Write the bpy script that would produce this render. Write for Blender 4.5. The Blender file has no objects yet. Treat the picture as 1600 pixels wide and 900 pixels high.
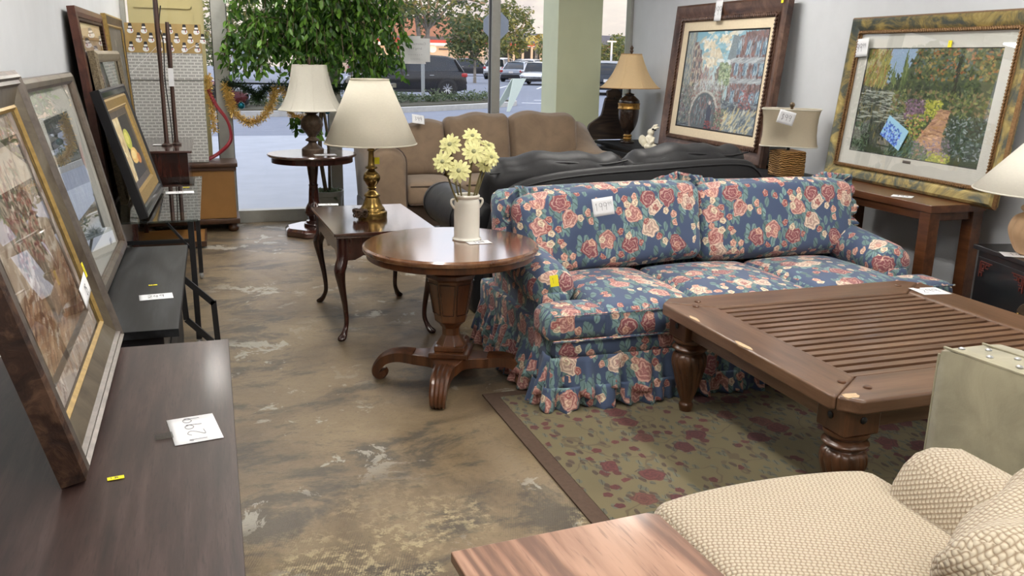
import bpy, math, random
import numpy as np
from mathutils import Vector, Matrix
random.seed(7); rng = np.random.default_rng(7)
pi = math.pi
S = bpy.context.scene; C = S.collection
# ---------------------------------------------------------------- camera
cd = bpy.data.cameras.new('camera'); cam = bpy.data.objects.new('camera', cd); C.objects.link(cam)
def _cam():
    yaw, pitch, roll = [math.radians(a) for a in (18.869, 14.717, 1.053)]
    w = Vector((math.sin(yaw)*math.cos(pitch), math.cos(yaw)*math.cos(pitch), -math.sin(pitch)))
    r = Vector((math.cos(yaw), -math.sin(yaw), 0)); u = r.cross(w)
    R = r*math.cos(roll) + u*math.sin(roll); U = u*math.cos(roll) - r*math.sin(roll)
    cam.matrix_world = Matrix(((R.x, U.x, -w.x, 0), (R.y, U.y, -w.y, 0), (R.z, U.z, -w.z, 1.6), (0, 0, 0, 1)))
_cam()
cd.sensor_width = 36; cd.lens = 36*1362.6/1600; cd.clip_end = 500; cd.clip_start = .05
S.camera = cam
S.view_settings.view_transform = 'Standard'; S.view_settings.look = 'None'
S.view_settings.gamma = 1; S.view_settings.use_curve_mapping = False
S.view_settings.exposure = 0.12
try:
    S.cycles.use_denoising = True; S.cycles.max_bounces = 8; S.cycles.transparent_max_bounces = 16
    S.cycles.sample_clamp_indirect = 6; S.cycles.caustics_reflective = False; S.cycles.caustics_refractive = False
except Exception: pass
SKY_STRENGTH = 2.2
TUBE_STRENGTH = 42.0
SUN_STRENGTH = 3.4
# ---------------------------------------------------------------- node helpers
class Mat:
    def __init__(s, name, **kw):
        s.m = bpy.data.materials.new(name); s.m.use_nodes = True; s.nt = s.m.node_tree
        s.nt.nodes.clear(); s.out = s.nt.nodes.new('ShaderNodeOutputMaterial')
        s.b = s.nt.nodes.new('ShaderNodeBsdfPrincipled'); s.nt.links.new(s.b.outputs[0], s.out.inputs[0])
        s.tc = s.nt.nodes.new('ShaderNodeTexCoord')
        for k, v in kw.items(): s.set(k, v)
    def put(s, sock, v):
        if isinstance(v, bpy.types.NodeSocket): s.nt.links.new(v, sock)
        elif isinstance(v, (tuple, list)) and len(v) == 3 and sock.type == 'RGBA': sock.default_value = (*v, 1)
        else: sock.default_value = v
    def set(s, k, v):
        names = {'color': 'Base Color', 'rough': 'Roughness', 'metal': 'Metallic', 'spec': 'Specular IOR Level',
                 'coat': 'Coat Weight', 'coatr': 'Coat Roughness', 'coatior': 'Coat IOR', 'normal': 'Normal', 'emit': 'Emission Color',
                 'estr': 'Emission Strength', 'trans': 'Transmission Weight', 'ior': 'IOR', 'alpha': 'Alpha',
                 'sheen': 'Sheen Weight', 'sss': 'Subsurface Weight', 'aniso': 'Anisotropic'}
        s.put(s.b.inputs[names[k]], v)
    def n(s, typ, inp=None, out=0, **props):
        nd = s.nt.nodes.new('ShaderNode'+typ)
        for k, v in props.items(): setattr(nd, k, v)
        for k, v in (inp or {}).items(): s.put(nd.inputs[k], v)
        return nd.outputs[out] if out is not None else nd
    def map(s, vec, scale=(1, 1, 1), rot=(0, 0, 0), loc=(0, 0, 0)):
        return s.n('Mapping', {'Vector': vec, 'Scale': scale, 'Rotation': rot, 'Location': loc})
    def noise(s, vec, scale, detail=3, rough=.55, dist=0, col=False):
        return s.n('TexNoise', {'Vector': vec, 'Scale': scale, 'Detail': detail, 'Roughness': rough, 'Distortion': dist}, out=1 if col else 0)
    def ma(s, op, a, b=0.0, c=0.0, clamp=False):
        return s.n('Math', {0: a, 1: b, 2: c}, operation=op, use_clamp=clamp)
    def ramp(s, fac, stops, interp='LINEAR'):
        nd = s.nt.nodes.new('ShaderNodeValToRGB'); nd.color_ramp.interpolation = interp
        e = nd.color_ramp.elements
        while len(e) < len(stops): e.new(.5)
        for i, (p, c) in enumerate(stops):
            e[i].position = p
            e[i].color = (*c, 1) if isinstance(c, (tuple, list)) else (c, c, c, 1)
        s.put(nd.inputs[0], fac); return nd.outputs[0]
    def mix(s, f, a, b, mode='MIX'):
        nd = s.nt.nodes.new('ShaderNodeMix'); nd.data_type = 'RGBA'; nd.blend_type = mode
        s.put(nd.inputs[0], f); s.put(nd.inputs[6], a); s.put(nd.inputs[7], b); return nd.outputs[2]
    def step(s, v, lo, hi):
        return s.n('MapRange', {'Value': v, 'From Min': lo, 'From Max': hi}, interpolation_type='SMOOTHSTEP')
    def bump(s, h, strength=.3, dist=.01):
        s.set('normal', s.n('Bump', {'Height': h, 'Strength': strength, 'Distance': dist}))
def plain(name, color, rough=.5, var=.12, scale=30, bump=0, **kw):
    m = Mat(name, rough=rough, **kw)
    nz = m.noise(m.tc.outputs['Object'], scale, 4)
    lo = tuple(c*(1-var) for c in color); hi = tuple(min(1, c*(1+var)) for c in color)
    m.set('color', m.ramp(nz, [(.3, lo), (.7, hi)]))
    if bump: m.bump(nz, bump, .005)
    return m.m
def wood(name, dark, mid, light, axis='X', scale=1.0, rough=.35, coat=.3, fig=1.0, pores=.35):
    m = Mat(name, rough=rough, coat=coat, coatr=.12)
    st = {'X': (1.2, 14, 14), 'Y': (14, 1.2, 14), 'Z': (14, 14, 1.2)}[axis]
    v = m.map(m.tc.outputs['Object'], tuple(a*scale for a in st))
    big = m.noise(m.map(m.tc.outputs['Object'], tuple(a*scale*.22 for a in st)), 1, 2, dist=fig)
    rings = m.ma('SINE', m.ma('MULTIPLY', big, 42))
    g = m.noise(v, 1.6, 5, .65)
    f = m.ma('ADD', m.ma('MULTIPLY', rings, .17*fig), g)
    fine = m.noise(m.map(m.tc.outputs['Object'], tuple(a*scale*9 for a in st)), 1, 2)
    col = m.ramp(f, [(.25, dark), (.5, mid), (.78, light)])
    m.set('color', m.mix(m.ma('MULTIPLY', m.step(fine, .55, .7), pores), col, dark))
    m.bump(fine, .06, .002)
    return m.m
# ---------------------------------------------------------------- mesh helpers
class MB:
    def __init__(s): s.v = []; s.f = []; s.mi = []; s.col = None
    def add(s, vs, fs, mi=0):
        o = len(s.v); s.v += [tuple(map(float, p)) for p in vs]; s.f += [tuple(i+o for i in f) for f in fs]; s.mi += [mi]*len(fs); return s
    def box(s, x0, x1, y0, y1, z0, z1, mi=0):
        v = [(x, y, z) for z in (z0, z1) for y in (y0, y1) for x in (x0, x1)]
        return s.add(v, [(0, 2, 3, 1), (4, 5, 7, 6), (0, 1, 5, 4), (2, 6, 7, 3), (0, 4, 6, 2), (1, 3, 7, 5)], mi)
    def hexa(s, b, t, mi=0):   # b,t: 4 pts each counter-clockwise
        return s.add(list(b)+list(t), [(3, 2, 1, 0), (4, 5, 6, 7), (0, 1, 5, 4), (1, 2, 6, 5), (2, 3, 7, 6), (3, 0, 4, 7)], mi)
    def bar(s, a, b, w, h=None, mi=0, up=(0, 0, 1)):
        a, b = Vector(a), Vector(b); h = h or w; d = (b-a).normalized(); u = Vector(up)
        if abs(d.dot(u)) > .98: u = Vector((0, 1, 0))
        r = d.cross(u).normalized(); u = r.cross(d)
        q = [r*(-w/2)+u*(-h/2), r*(w/2)+u*(-h/2), r*(w/2)+u*(h/2), r*(-w/2)+u*(h/2)]
        return s.hexa([a+k for k in q], [b+k for k in q], mi)
    def prism(s, poly, z0, z1, mi=0, f=None):
        n = len(poly); v = [(x, y, z0) for x, y in poly]+[(x, y, z1) for x, y in poly]
        if f: v = [f(*p) for p in v]
        return s.add(v, [tuple(range(n-1, -1, -1)), tuple(range(n, 2*n))]+[(i, (i+1) % n, n+(i+1) % n, n+i) for i in range(n)], mi)
    def rings(s, R, closed=True, cap0=True, cap1=True, mi=0):
        n = len(R[0]); v = [p for r in R for p in r]; fs = []
        for k in range(len(R)-1):
            for i in range(n if closed else n-1):
                j = (i+1) % n; fs.append((k*n+i, k*n+j, (k+1)*n+j, (k+1)*n+i))
        if cap0: fs.append(tuple(range(n-1, -1, -1)))
        if cap1: fs.append(tuple((len(R)-1)*n+i for i in range(n)))
        return s.add(v, fs, mi)
    def lathe(s, prof, n=40, c=(0, 0, 0), mi=0, mod=None, cap=True, sq=None):
        R = []
        for r, z in prof:
            ring = []
            for i in range(n):
                a = 2*pi*i/n; rr = r
                if mod: rr = mod(r, z, a)
                ring.append((c[0]+rr*math.cos(a), c[1]+rr*math.sin(a), c[2]+z))
            R.append(ring)
        return s.rings(R, True, cap, cap, mi)
    def ngon(s, prof, n, rot=0, c=(0, 0, 0), mi=0):
        R = [[(c[0]+r*math.cos(rot+2*pi*i/n), c[1]+r*math.sin(rot+2*pi*i/n), c[2]+z) for i in range(n)] for r, z in prof]
        return s.rings(R, mi=mi)
    def tube(s, pts, r, n=10, mi=0, cap=True, flat=1.0):
        P = [Vector(p) for p in pts]; m = len(P); rr = r if isinstance(r, (list, tuple)) else [r]*m
        R = []; prev = None
        for i in range(m):
            t = (P[min(i+1, m-1)]-P[max(i-1, 0)]).normalized()
            if prev is None:
                u = Vector((0, 0, 1)) if abs(t.z) < .9 else Vector((0, 1, 0))
            else: u = prev
            u = (u-t*u.dot(t)).normalized(); prev = u; w = t.cross(u)
            R.append([tuple(P[i]+(u*math.cos(2*pi*k/n)*flat+w*math.sin(2*pi*k/n))*rr[i]) for k in range(n)])
        return s.rings(R, True, cap, cap, mi)
    def grid(s, f, nu, nv, cu=False, cv=False, mi=0):
        v = [f(i/(nu if cu else nu-1), j/(nv if cv else nv-1)) for j in range(nv) for i in range(nu)]
        fs = [(j*nu+i, j*nu+(i+1) % nu, ((j+1) % nv)*nu+(i+1) % nu, ((j+1) % nv)*nu+i) for j in range(nv if cv else nv-1) for i in range(nu if cu else nu-1)]
        return s.add(v, fs, mi)
    def sph(s, c, r, n=12, mi=0):
        rx, ry, rz = r if isinstance(r, (tuple, list)) else (r, r, r)
        R = [[(c[0]+rx*math.sin(t)*math.cos(2*pi*i/n), c[1]+ry*math.sin(t)*math.sin(2*pi*i/n), c[2]-rz*math.cos(t)) for i in range(n)] for t in [pi*(k+.02)/(n//2+.04) for k in range(n//2+1)]]
        return s.rings(R, mi=mi)
    def rbox(s, c, d, r, n=(8, 8, 6), f=None, mi=0):   # rounded, subdivided box; f deforms local point
        hx, hy, hz = d[0]/2, d[1]/2, d[2]/2; nx, ny, nz = n; idx = {}; V = []; F = []
        def ax(i, m, h):   # denser near the ends for the rounding
            t = -1+2*i/m; return h*math.sin(t*pi/2)*.5+h*t*.5
        def vid(i, j, k):
            if (i, j, k) not in idx:
                p = Vector((ax(i, nx, hx), ax(j, ny, hy), ax(k, nz, hz)))
                q = Vector((max(-hx+r, min(hx-r, p.x)), max(-hy+r, min(hy-r, p.y)), max(-hz+r, min(hz-r, p.z))))
                e = p-q; L = e.length
                p2 = q+e*(r/L) if L > 1e-9 else p
                if f: p2 = Vector(f(p2, (2*i/nx-1, 2*j/ny-1, 2*k/nz-1)))
                idx[(i, j, k)] = len(V); V.append((c[0]+p2.x, c[1]+p2.y, c[2]+p2.z))
            return idx[(i, j, k)]
        for i in range(nx):
            for j in range(ny):
                F.append((vid(i, j, 0), vid(i, j+1, 0), vid(i+1, j+1, 0), vid(i+1, j, 0)))
                F.append((vid(i, j, nz), vid(i+1, j, nz), vid(i+1, j+1, nz), vid(i, j+1, nz)))
        for i in range(nx):
            for k in range(nz):
                F.append((vid(i, 0, k), vid(i+1, 0, k), vid(i+1, 0, k+1), vid(i, 0, k+1)))
                F.append((vid(i, ny, k), vid(i, ny, k+1), vid(i+1, ny, k+1), vid(i+1, ny, k)))
        for j in range(ny):
            for k in range(nz):
                F.append((vid(0, j, k), vid(0, j, k+1), vid(0, j+1, k+1), vid(0, j+1, k)))
                F.append((vid(nx, j, k), vid(nx, j+1, k), vid(nx, j+1, k+1), vid(nx, j, k+1)))
        return s.add(V, F, mi)
def obj(name, mb, mat, parent=None, bevel=0, smooth=30, loc=None, sub=0, seg=2, uvs=1.0):
    me = bpy.data.meshes.new(name); me.from_pydata(mb.v, [], mb.f)
    mats = mat if isinstance(mat, (list, tuple)) else [mat]
    for m in mats: me.materials.append(m)
    if len(mats) > 1: me.polygons.foreach_set('material_index', mb.mi)
    me.validate(); me.update()
    uv = me.uv_layers.new(name='UVMap'); co = np.empty(len(me.vertices)*3); me.vertices.foreach_get('co', co); co = co.reshape(-1, 3)
    lv = np.empty(len(me.loops), dtype=np.int32); me.loops.foreach_get('vertex_index', lv)
    pn = np.empty(len(me.polygons)*3); me.polygons.foreach_get('normal', pn); pn = np.abs(pn.reshape(-1, 3))
    lt = np.empty(len(me.polygons), dtype=np.int32); me.polygons.foreach_get('loop_total', lt)
    dom = np.repeat(np.argmax(pn*np.array([1, 1, 1.02]), axis=1), lt); P = co[lv]*uvs
    U = np.where(dom[:, None] == 0, np.stack([P[:, 1]+.37, P[:, 2]], 1), np.where(dom[:, None] == 1, P[:, [0, 2]], P[:, [0, 1]]+.13))
    uv.data.foreach_set('uv', U.astype(np.float32).ravel())
    if mb.col is not None:
        ca = me.color_attributes.new('paint', 'FLOAT_COLOR', 'POINT'); ca.data.foreach_set('color', np.asarray(mb.col, dtype=np.float32).ravel())
    if smooth: me.shade_smooth(); me.set_sharp_from_angle(angle=math.radians(smooth))
    o = bpy.data.objects.new(name, me); C.objects.link(o)
    if parent: o.parent = parent
    if loc is not None: o.location = loc
    if bevel:
        b = o.modifiers.new('b', 'BEVEL'); b.width = bevel; b.segments = seg; b.limit_method = 'ANGLE'; b.angle_limit = .6; b.harden_normals = True
    if sub:
        b = o.modifiers.new('s', 'SUBSURF'); b.levels = sub; b.render_levels = sub
    return o
def tag(o, label, cat, group=None):
    o['label'] = label; o['category'] = cat
    if group: o['group'] = group
    return o
def thing(name, label, cat, loc=(0, 0, 0), rotz=0, group=None):
    o = bpy.data.objects.new(name, None); o.empty_display_size = .1; C.objects.link(o); o.location = loc; o.rotation_euler = (0, 0, rotz)
    return tag(o, label, cat, group)
def struct(name, mb, mat, parent=None, **k):
    o = obj(name, mb, mat, parent, **k)
    if parent is None: o['kind'] = 'structure'
    return o
def catmull(P, n=8):
    P = [Vector(p) for p in P]; Q = [P[0]*2-P[1]]+P+[P[-1]*2-P[-2]]; out = []
    for i in range(1, len(Q)-2):
        a, b, c, d = Q[i-1:i+3]
        for k in range(n):
            t = k/n; out.append(.5*((2*b)+(c-a)*t+(2*a-5*b+4*c-d)*t*t+(3*b-a-3*c+d)*t**3))
    out.append(P[-1]); return out
def sm(prof, n=5): return [(max(.0005, p.x), p.y) for p in catmull([(a, b, 0) for a, b in prof], n)]
def lin(c):   # srgb 0-255 to linear
    return tuple(((x/255)/12.92 if x/255 < .04045 else ((x/255+.055)/1.055)**2.4) for x in c)
# ---------------------------------------------------------------- sky and sun
w = bpy.data.worlds.new('sky'); S.world = w; w.use_nodes = True; nt = w.node_tree
class WMat(Mat):
    def __init__(s): s.nt = nt
wm = WMat(); bg = nt.nodes['Background']; tc = nt.nodes.new('ShaderNodeTexCoord')
sep = wm.n('SeparateXYZ', {0: tc.outputs['Generated']}, out=None)
z = sep.outputs[2]
grad = wm.ramp(z, [(0.0, lin((225, 214, 205))), (.06, lin((236, 226, 216))), (.14, lin((214, 222, 234))), (.5, lin((176, 200, 230))), (1, lin((150, 180, 220)))])
cl = wm.noise(wm.map(tc.outputs['Generated'], (1, 1, 3.2)), 7, 6, .6)
cl2 = wm.noise(wm.map(tc.outputs['Generated'], (1, 1, 3.0), loc=(3, 1, 2)), 11, 5, .6)
white = wm.mix(wm.step(cl, .45, .62), grad, lin((252, 240, 226)))
pink = wm.mix(wm.ma('MULTIPLY', wm.step(cl2, .5, .68), .7), white, lin((205, 190, 196)))
gain = wm.ramp(z, [(.0, .50), (.10, .50), (.24, 1.1), (1, 1.0)]); wm.put(bg.inputs[0], wm.mix(1.0, pink, gain, 'MULTIPLY')); bg.inputs[1].default_value = SKY_STRENGTH
sd = bpy.data.lights.new('sun', 'SUN'); sd.energy = SUN_STRENGTH; sd.color = (1, .62, .28); sd.angle = .01
sun = bpy.data.objects.new('sun', sd); C.objects.link(sun)
sun.rotation_euler = Vector((-.30, -.95, math.tan(math.radians(5)))).to_track_quat('Z', 'Y').to_euler()
# ---------------------------------------------------------------- structure materials
M = {}
def mfloor():
    m = Mat('stained_concrete'); v = m.tc.outputs['Object']
    a = m.noise(v, 1.6, 6, .65, .6); b = m.noise(m.map(v, (1, 1, 1), loc=(7, 3, 0)), 3.6, 8, .7, .5)
    base = m.ramp(a, [(.3, lin((94, 79, 61))), (.5, lin((124, 107, 83))), (.7, lin((144, 126, 98)))])
    dark = m.step(m.noise(m.map(v, (.8, 1.3, 1), loc=(2, 9, 0)), 2.2, 9, .74, .4), .49, .60)
    col = m.mix(m.ma('MULTIPLY', dark, .75), base, lin((66, 62, 56)))
    # peeled pale patches
    pale = m.step(b, .565, .585)
    gate = m.step(m.noise(v, .8, 2), .42, .55)
    col = m.mix(m.ma('MULTIPLY', m.ma('MULTIPLY', pale, gate), .7), col, lin((180, 176, 164)))
    # yellowish worn, ridged mastic nearer the camera
    sy = m.n('SeparateXYZ', {0: v}, out=None)
    near = m.step(m.ma('ADD', sy.outputs[1], m.ma('MULTIPLY', a, 1.6)), 3.9, 3.3)
    crumb = m.step(m.noise(v, 24, 8, .75), .48, .58)
    gate2 = m.step(m.noise(m.map(v, loc=(4, 4, 0)), 2.1, 4, .6), .42, .56)
    col = m.mix(m.ma('MULTIPLY', m.ma('MULTIPLY', near, m.ma('MULTIPLY', crumb, gate2)), .85), col, lin((184, 168, 132)))
    wv = m.n('TexWave', {'Vector': m.map(v, rot=(0, 0, .35)), 'Scale': 38, 'Distortion': 2.5, 'Detail': 2}, out=1)
    wfac = m.ma('MULTIPLY', m.ma('MULTIPLY', wv, near), m.step(m.noise(v, 2.3, 3), .45, .6))
    col = m.mix(m.ma('MULTIPLY', wfac, .5), col, lin((70, 64, 54)))
    speck = m.step(m.noise(v, 60, 7, .75), .54, .64)
    col = m.mix(m.ma('MULTIPLY', speck, .35), col, lin((60, 54, 48)))
    crack = m.n('TexVoronoi', {'Vector': m.n('VectorMath', {0: v, 1: m.n('VectorMath', {0: m.noise(v, 3, 4, col=True), 3: .5}, operation='SCALE')}, operation='ADD'), 'Scale': .8}, feature='DISTANCE_TO_EDGE')
    col = m.mix(m.ma('MULTIPLY', m.step(crack, .004, .0), .22), col, lin((60, 54, 46)))
    m.set('color', col)
    m.set('rough', m.ma('ADD', m.ma('MULTIPLY', near, .22), m.ma('ADD', .28, m.ma('MULTIPLY', b, .28))))
    m.set('spec', .45)
    m.bump(m.ma('ADD', m.ma('MULTIPLY', b, .5), m.ma('ADD', m.ma('MULTIPLY', wfac, .6), m.ma('MULTIPLY', crumb, .2))), .22, .008)
    return m.m
M['floor'] = mfloor()
M['wall'] = plain('painted_wall', lin((206, 209, 213)), .6, .03, 6, .05)
M['ceil'] = plain('ceiling_tile', lin((225, 225, 222)), .8, .03)
M['facade'] = plain('stucco', lin((170, 165, 150)), .85, .06)
M['alu'] = plain('brushed_aluminium', lin((158, 158, 152)), .38, .05, 20, metal=.35)
M['gasket'] = plain('black_rubber', (.02, .02, .02), .6)
def mglass(name='clear_glass', tint=(1, 1, 1), k=1.0, gr=.96, rough=0.0):
    m = Mat(name); nt = m.nt; nt.nodes.remove(m.b)
    t = m.n('BsdfTransparent', {0: tint}); g = m.n('BsdfGlossy', {'Color': (1, 1, 1), 'Roughness': rough})
    fa = m.n('LayerWeight', {0: .5}, out=1); f = m.ma('MULTIPLY_ADD', m.ma('POWER', fa, 5), gr, .04*k); mx = m.n('MixShader', {0: m.ma('MINIMUM', f, 1.0), 1: t, 2: g})
    m.put(m.out.inputs[0], mx); return m.m
M['glass'] = mglass(k=.5)
M['glass_tint'] = mglass('smoked_glass', (.45, .5, .5), 1.3)
def mtube():
    m = Mat('fluorescent_diffuser', color=(.9, .9, .9), emit=(1, .96, .9), estr=TUBE_STRENGTH); return m.m
M['tube'] = mtube()
# ---------------------------------------------------------------- room
XL, XR, YB, YF = -.72, 4.33, -3.2, 8.86
struct('floor', MB().box(XL, XR, YB, YF+.14, -.12, 0), M['floor'], smooth=0)
struct('wall_left', MB().box(XL-.15, XL, YB, YF+.14, 0, 3.0), M['wall'], smooth=0)
struct('wall_right', MB().box(XR, XR+.15, YB, YF+.14, 0, 3.0), M['wall'], smooth=0)
struct('wall_back', MB().box(XL-.15, XR+.15, YB-.15, YB, 0, 3.0), M['wall'], smooth=0)
struct('ceiling', MB().box(XL-.15, XR+.15, YB-.15, YF+.14, 3.0, 3.1), M['ceil'], smooth=0)
fw = MB().box(-28, XL-.15, YF, YF+.2, 0, 6.8).box(XR+.15, 34, YF, YF+.2, 0, 6.8).box(XL-.15, XR+.15, YF, YF+.2, 2.75, 6.8)  # unseen facade, raised and widened to keep the low sun off the lot
struct('wall_front_sun_block', fw, M['facade'], smooth=0)
# storefront window: frame, mullions, panes
win = thing('window_1', 'x', 'x'); del win['label'], win['category']; win['kind'] = 'structure'
fr = MB().box(XL, XR, YF-.05, YF+.07, 0.0, .12).box(XL, XR, YF-.04, YF+.06, 2.68, 2.75).box(XL, XL+.04, YF-.04, YF+.06, .12, 2.68).box(XR-.035, XR, YF-.04, YF+.06, .12, 2.68)
obj('window_frame', fr, M['alu'], win, bevel=.004)
for x0, x1 in ((.045, .178), (1.085, 1.20), (2.745, 2.835)):
    obj('mullion', MB().box(x0, x1, YF-.06, YF+.07, .12, 2.68), M['alu'], win, bevel=.006)
    obj('gasket', MB().box(x0-.006, x0, YF-.02, YF+.03, .12, 2.68).box(x1, x1+.006, YF-.02, YF+.03, .12, 2.68), M['gasket'], win)
for x0, x1 in ((XL+.04, .045), (.178, 1.085), (1.20, 2.745), (2.835, XR-.035)):
    obj('pane', MB().add([(x0, YF+.005, .12), (x1, YF+.005, .12), (x1, YF+.005, 2.68), (x0, YF+.005, 2.68)], [(0, 1, 2, 3)]), M['glass'], win, smooth=0)
# ceiling strip lights (over and behind the viewer)
for i, (x, y, z_) in enumerate(((.6, .3, 3), (3.0, .3, 3), (.6, 3.2, 3), (3.0, 3.2, 3), (.6, 6.2, 3), (3.0, 6.2, 3), (1.8, -1.8, 3), (-.12, 8.12, 2.84))):
    cl_ = thing('ceiling_light', 'long fluorescent ceiling light above the shop floor', 'ceiling light', (x, y, z_), group='fluorescent ceiling lights')
    if z_ < 3:
        for yy in (-.4, .4): obj('hanging_rod', MB().box(-.01, .01, yy-.01, yy+.01, 0, 3-z_), M['ceil'], cl_)
    obj('housing', MB().box(-.15, .15, -.65, .65, -.07, 0), M['ceil'], cl_, bevel=.01)
    dl = .62 if z_ == 3 else .40; obj('diffuser', MB().box(-.12*dl/.62, .12*dl/.62, -dl, dl, -.09, -.071), M['tube'], cl_)
# ---------------------------------------------------------------- a point on a plane seen at a given place of the photograph
def at(px, py, **k):
    m = cam.matrix_world; d = m.to_3x3() @ Vector((px-800, 450-py, -1362.6)); o = Vector((0, 0, 1.6))
    (a, v), = k.items(); i = 'xyz'.index(a); return o+d*((v-o[i])/d[i])
# ---------------------------------------------------------------- outdoors
M['asphalt'] = plain('asphalt', lin((132, 137, 150)), .85, .07, 3)
M['sidewalk'] = plain('sidewalk_concrete', lin((174, 178, 186)), .8, .06, 2)
M['kerb'] = plain('kerb_concrete', lin((200, 196, 188)), .85, .1, 5)
M['paintline'] = plain('white_line_paint', lin((235, 235, 235)), .7, .05)
M['soil'] = plain('soil', lin((70, 66, 48)), .9, .2, 12)
struct('sidewalk', MB().box(-28, 34, 9.0, 18.6, -.14, 0.0), M['sidewalk'], smooth=0)
struct('parking_lot', MB().box(-60, 90, 18.6, 130, -.16, -.015), M['asphalt'], smooth=0)
ln_ = MB()
for k in range(5): ln_.bar((14.5+k*2.9, 46+k*1.2, -.012), (17.2+k*2.9, 52+k*1.2, -.012), .12, .004)
for k in range(3): ln_.bar((11.2+k*1.3, 32+k*2.2, -.012), (12.6+k*1.3, 31.2+k*2.2, -.012), .25, .004)
struct('road_marking', ln_, M['paintline'])
isl = [(-6, 23.9), (2, 24.6), (5.24, 26.1), (8, 27.9), (9.8, 29.4), (10.5, 30.6), (10.2, 31.4), (9.2, 31.8), (5, 30.2), (-1, 28.0), (-6, 27)]
isl = [(p.x, p.y) for p in catmull([(a, b, 0) for a, b in isl], 4)]
isl_in = [(x*.965+.05, y+(.22 if y < 30 else -.22)) for x, y in isl]
struct('kerb_island', MB().prism(isl, -.1, .14), M['kerb'])
struct('island_soil', MB().prism(isl_in, .1, .17), M['soil'])
def leafmat(name, a, b, c, rough=.5, trans=.25):
    m = Mat(name, rough=rough)
    r = m.n('NewGeometry', out=None).outputs['Random Per Island']
    m.set('color', m.ramp(r, [(.0, a), (.5, b), (1, c)]))
    # thin leaves let some light through
    tr = m.n('BsdfTranslucent', {0: m.ramp(r, [(0, b), (1, c)])}); mx = m.n('MixShader', {0: trans, 1: m.b.outputs[0], 2: tr})
    m.put(m.out.inputs[0], mx); return m.m
M['leaf_shrub'] = leafmat('shrub_leaves', lin((60, 78, 48)), lin((92, 108, 76)), lin((128, 140, 104)))
M['leaf_oak'] = leafmat('oak_leaves', lin((52, 74, 40)), lin((84, 104, 62)), lin((130, 132, 70)))
M['leaf_far'] = leafmat('far_leaves', lin((60, 80, 46)), lin((96, 112, 66)), lin((140, 142, 84)))
M['bark_pale'] = plain('pale_bark', lin((150, 140, 128)), .9, .2, 8, .3)
def leaves(mb, pts, size, n, rad, droop=.3, asp=2.2, rn=rng, flat=.6):
    """n small bent leaves around each point"""
    for p in pts:
        for _ in range(n):
            q = np.array(p)+rn.normal(0, 1, 3)*rad*np.array([1, 1, flat])
            d = rn.normal(0, 1, 3); d[2] = d[2]*.5-droop; d /= np.linalg.norm(d)
            s = np.cross(d, rn.normal(0, 1, 3)); s /= np.linalg.norm(s)+1e-9; L = size*rn.uniform(.6, 1.25); W = L/asp/2
            nn = np.cross(d, s)*W*.4
            mb.add([q, q+d*L*.45+s*W+nn, q+d*L, q+d*L*.45-s*W+nn, q+d*L*.45], [(0, 1, 4), (1, 2, 4), (2, 3, 4), (3, 0, 4)])
    return mb
def shrub(x, y, r, h):
    mb = MB(); pts = [(rng.normal(0, r*.55), rng.normal(0, r*.4), .05+abs(rng.normal(0, .35))*h) for _ in range(26)]
    leaves(mb, pts, .11, 12, .1, droop=-.3, asp=2.4)
    o = obj('shrub', mb, M['leaf_shrub'], smooth=0, loc=(x, y, .16))
    return tag(o, 'low green shrub in the kerbed planting bed of the parking lot', 'shrub', 'shrubs in the kerbed bed')
for i in range(12):
    t = i/11; shrub(1.4+7.7*t, 26.6+3.4*t+(.35 if i % 2 else 0), .36, .30)
def tree(name, label, px, y, top, base_z, crown, n, size, mat, lean=0, cat='tree', trunk_r=.16, group=None, trunks=1):
    """crown: (half width, height of lowest leaves, top height)"""
    p = at(px, 100, y=y); t = thing(name, label, cat, (p.x, y, -.02), group=group)
    hw, z0, z1 = crown; mb = MB(); tb = MB(); pts = []
    for k in range(trunks):
        a = rng.uniform(-.3, .3)+(k-(trunks-1)/2)*.55; e = (a*1.6+lean, rng.uniform(-.4, .4), z0+(z1-z0)*.5)
        tb.tube(catmull([(0, 0, 0), (a*.4+lean*.3, 0, z0*.5), (a+lean*.7, 0, z0+.2), e], 4), [trunk_r*(1-.05*i) if i < 10 else trunk_r*.5 for i in range(13)], 8)
    for k in range(9):
        a = 2*pi*k/9; tb.tube(catmull([(lean*.7, 0, z0), (lean+math.cos(a)*hw*.4, math.sin(a)*hw*.3, z0+(z1-z0)*.4), (lean+math.cos(a)*hw*.8, math.sin(a)*hw*.6, z0+(z1-z0)*rng.uniform(.35, .8))], 3), trunk_r*.28, 6)
    while len(pts) < n:
        q = rng.uniform(-1, 1, 3)
        r = np.linalg.norm(q)
        if r < 1 and r > .3: pts.append((lean+q[0]*hw, q[1]*hw*.8, (z0+z1)/2+q[2]*(z1-z0)/2))
    leaves(mb, pts, size, 26, hw*.11, asp=2.0, flat=.8)
    obj('trunk', tb, M['bark_pale'], t, smooth=60); obj('foliage', mb, mat, t, smooth=0); return t
tree('oak_tree', 'tall pale-trunked tree with sunlit orange leaves behind the taped paper notice', 662, 44, 0, 0, (3.6, 2.9, 6.6), 120, .30, M['leaf_oak'], lean=.3, trunks=2, trunk_r=.17)
tree('oak_tree', 'dense round green tree just left of the stop sign back', 742, 58, 0, 0, (2.0, 1.5, 4.4), 100, .3, M['leaf_oak'], trunk_r=.12)
tree('oak_tree', 'loose light green tree rising right behind the stop sign back', 797, 68, 0, 0, (2.0, 2.0, 6.0), 90, .34, M['leaf_far'], trunk_r=.12)
tree('oak_tree', 'dark green tree at the left edge of the green pillar', 861, 76, 0, 0, (1.6, 1.4, 3.6), 60, .3, M['leaf_oak'], trunk_r=.12)
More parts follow.
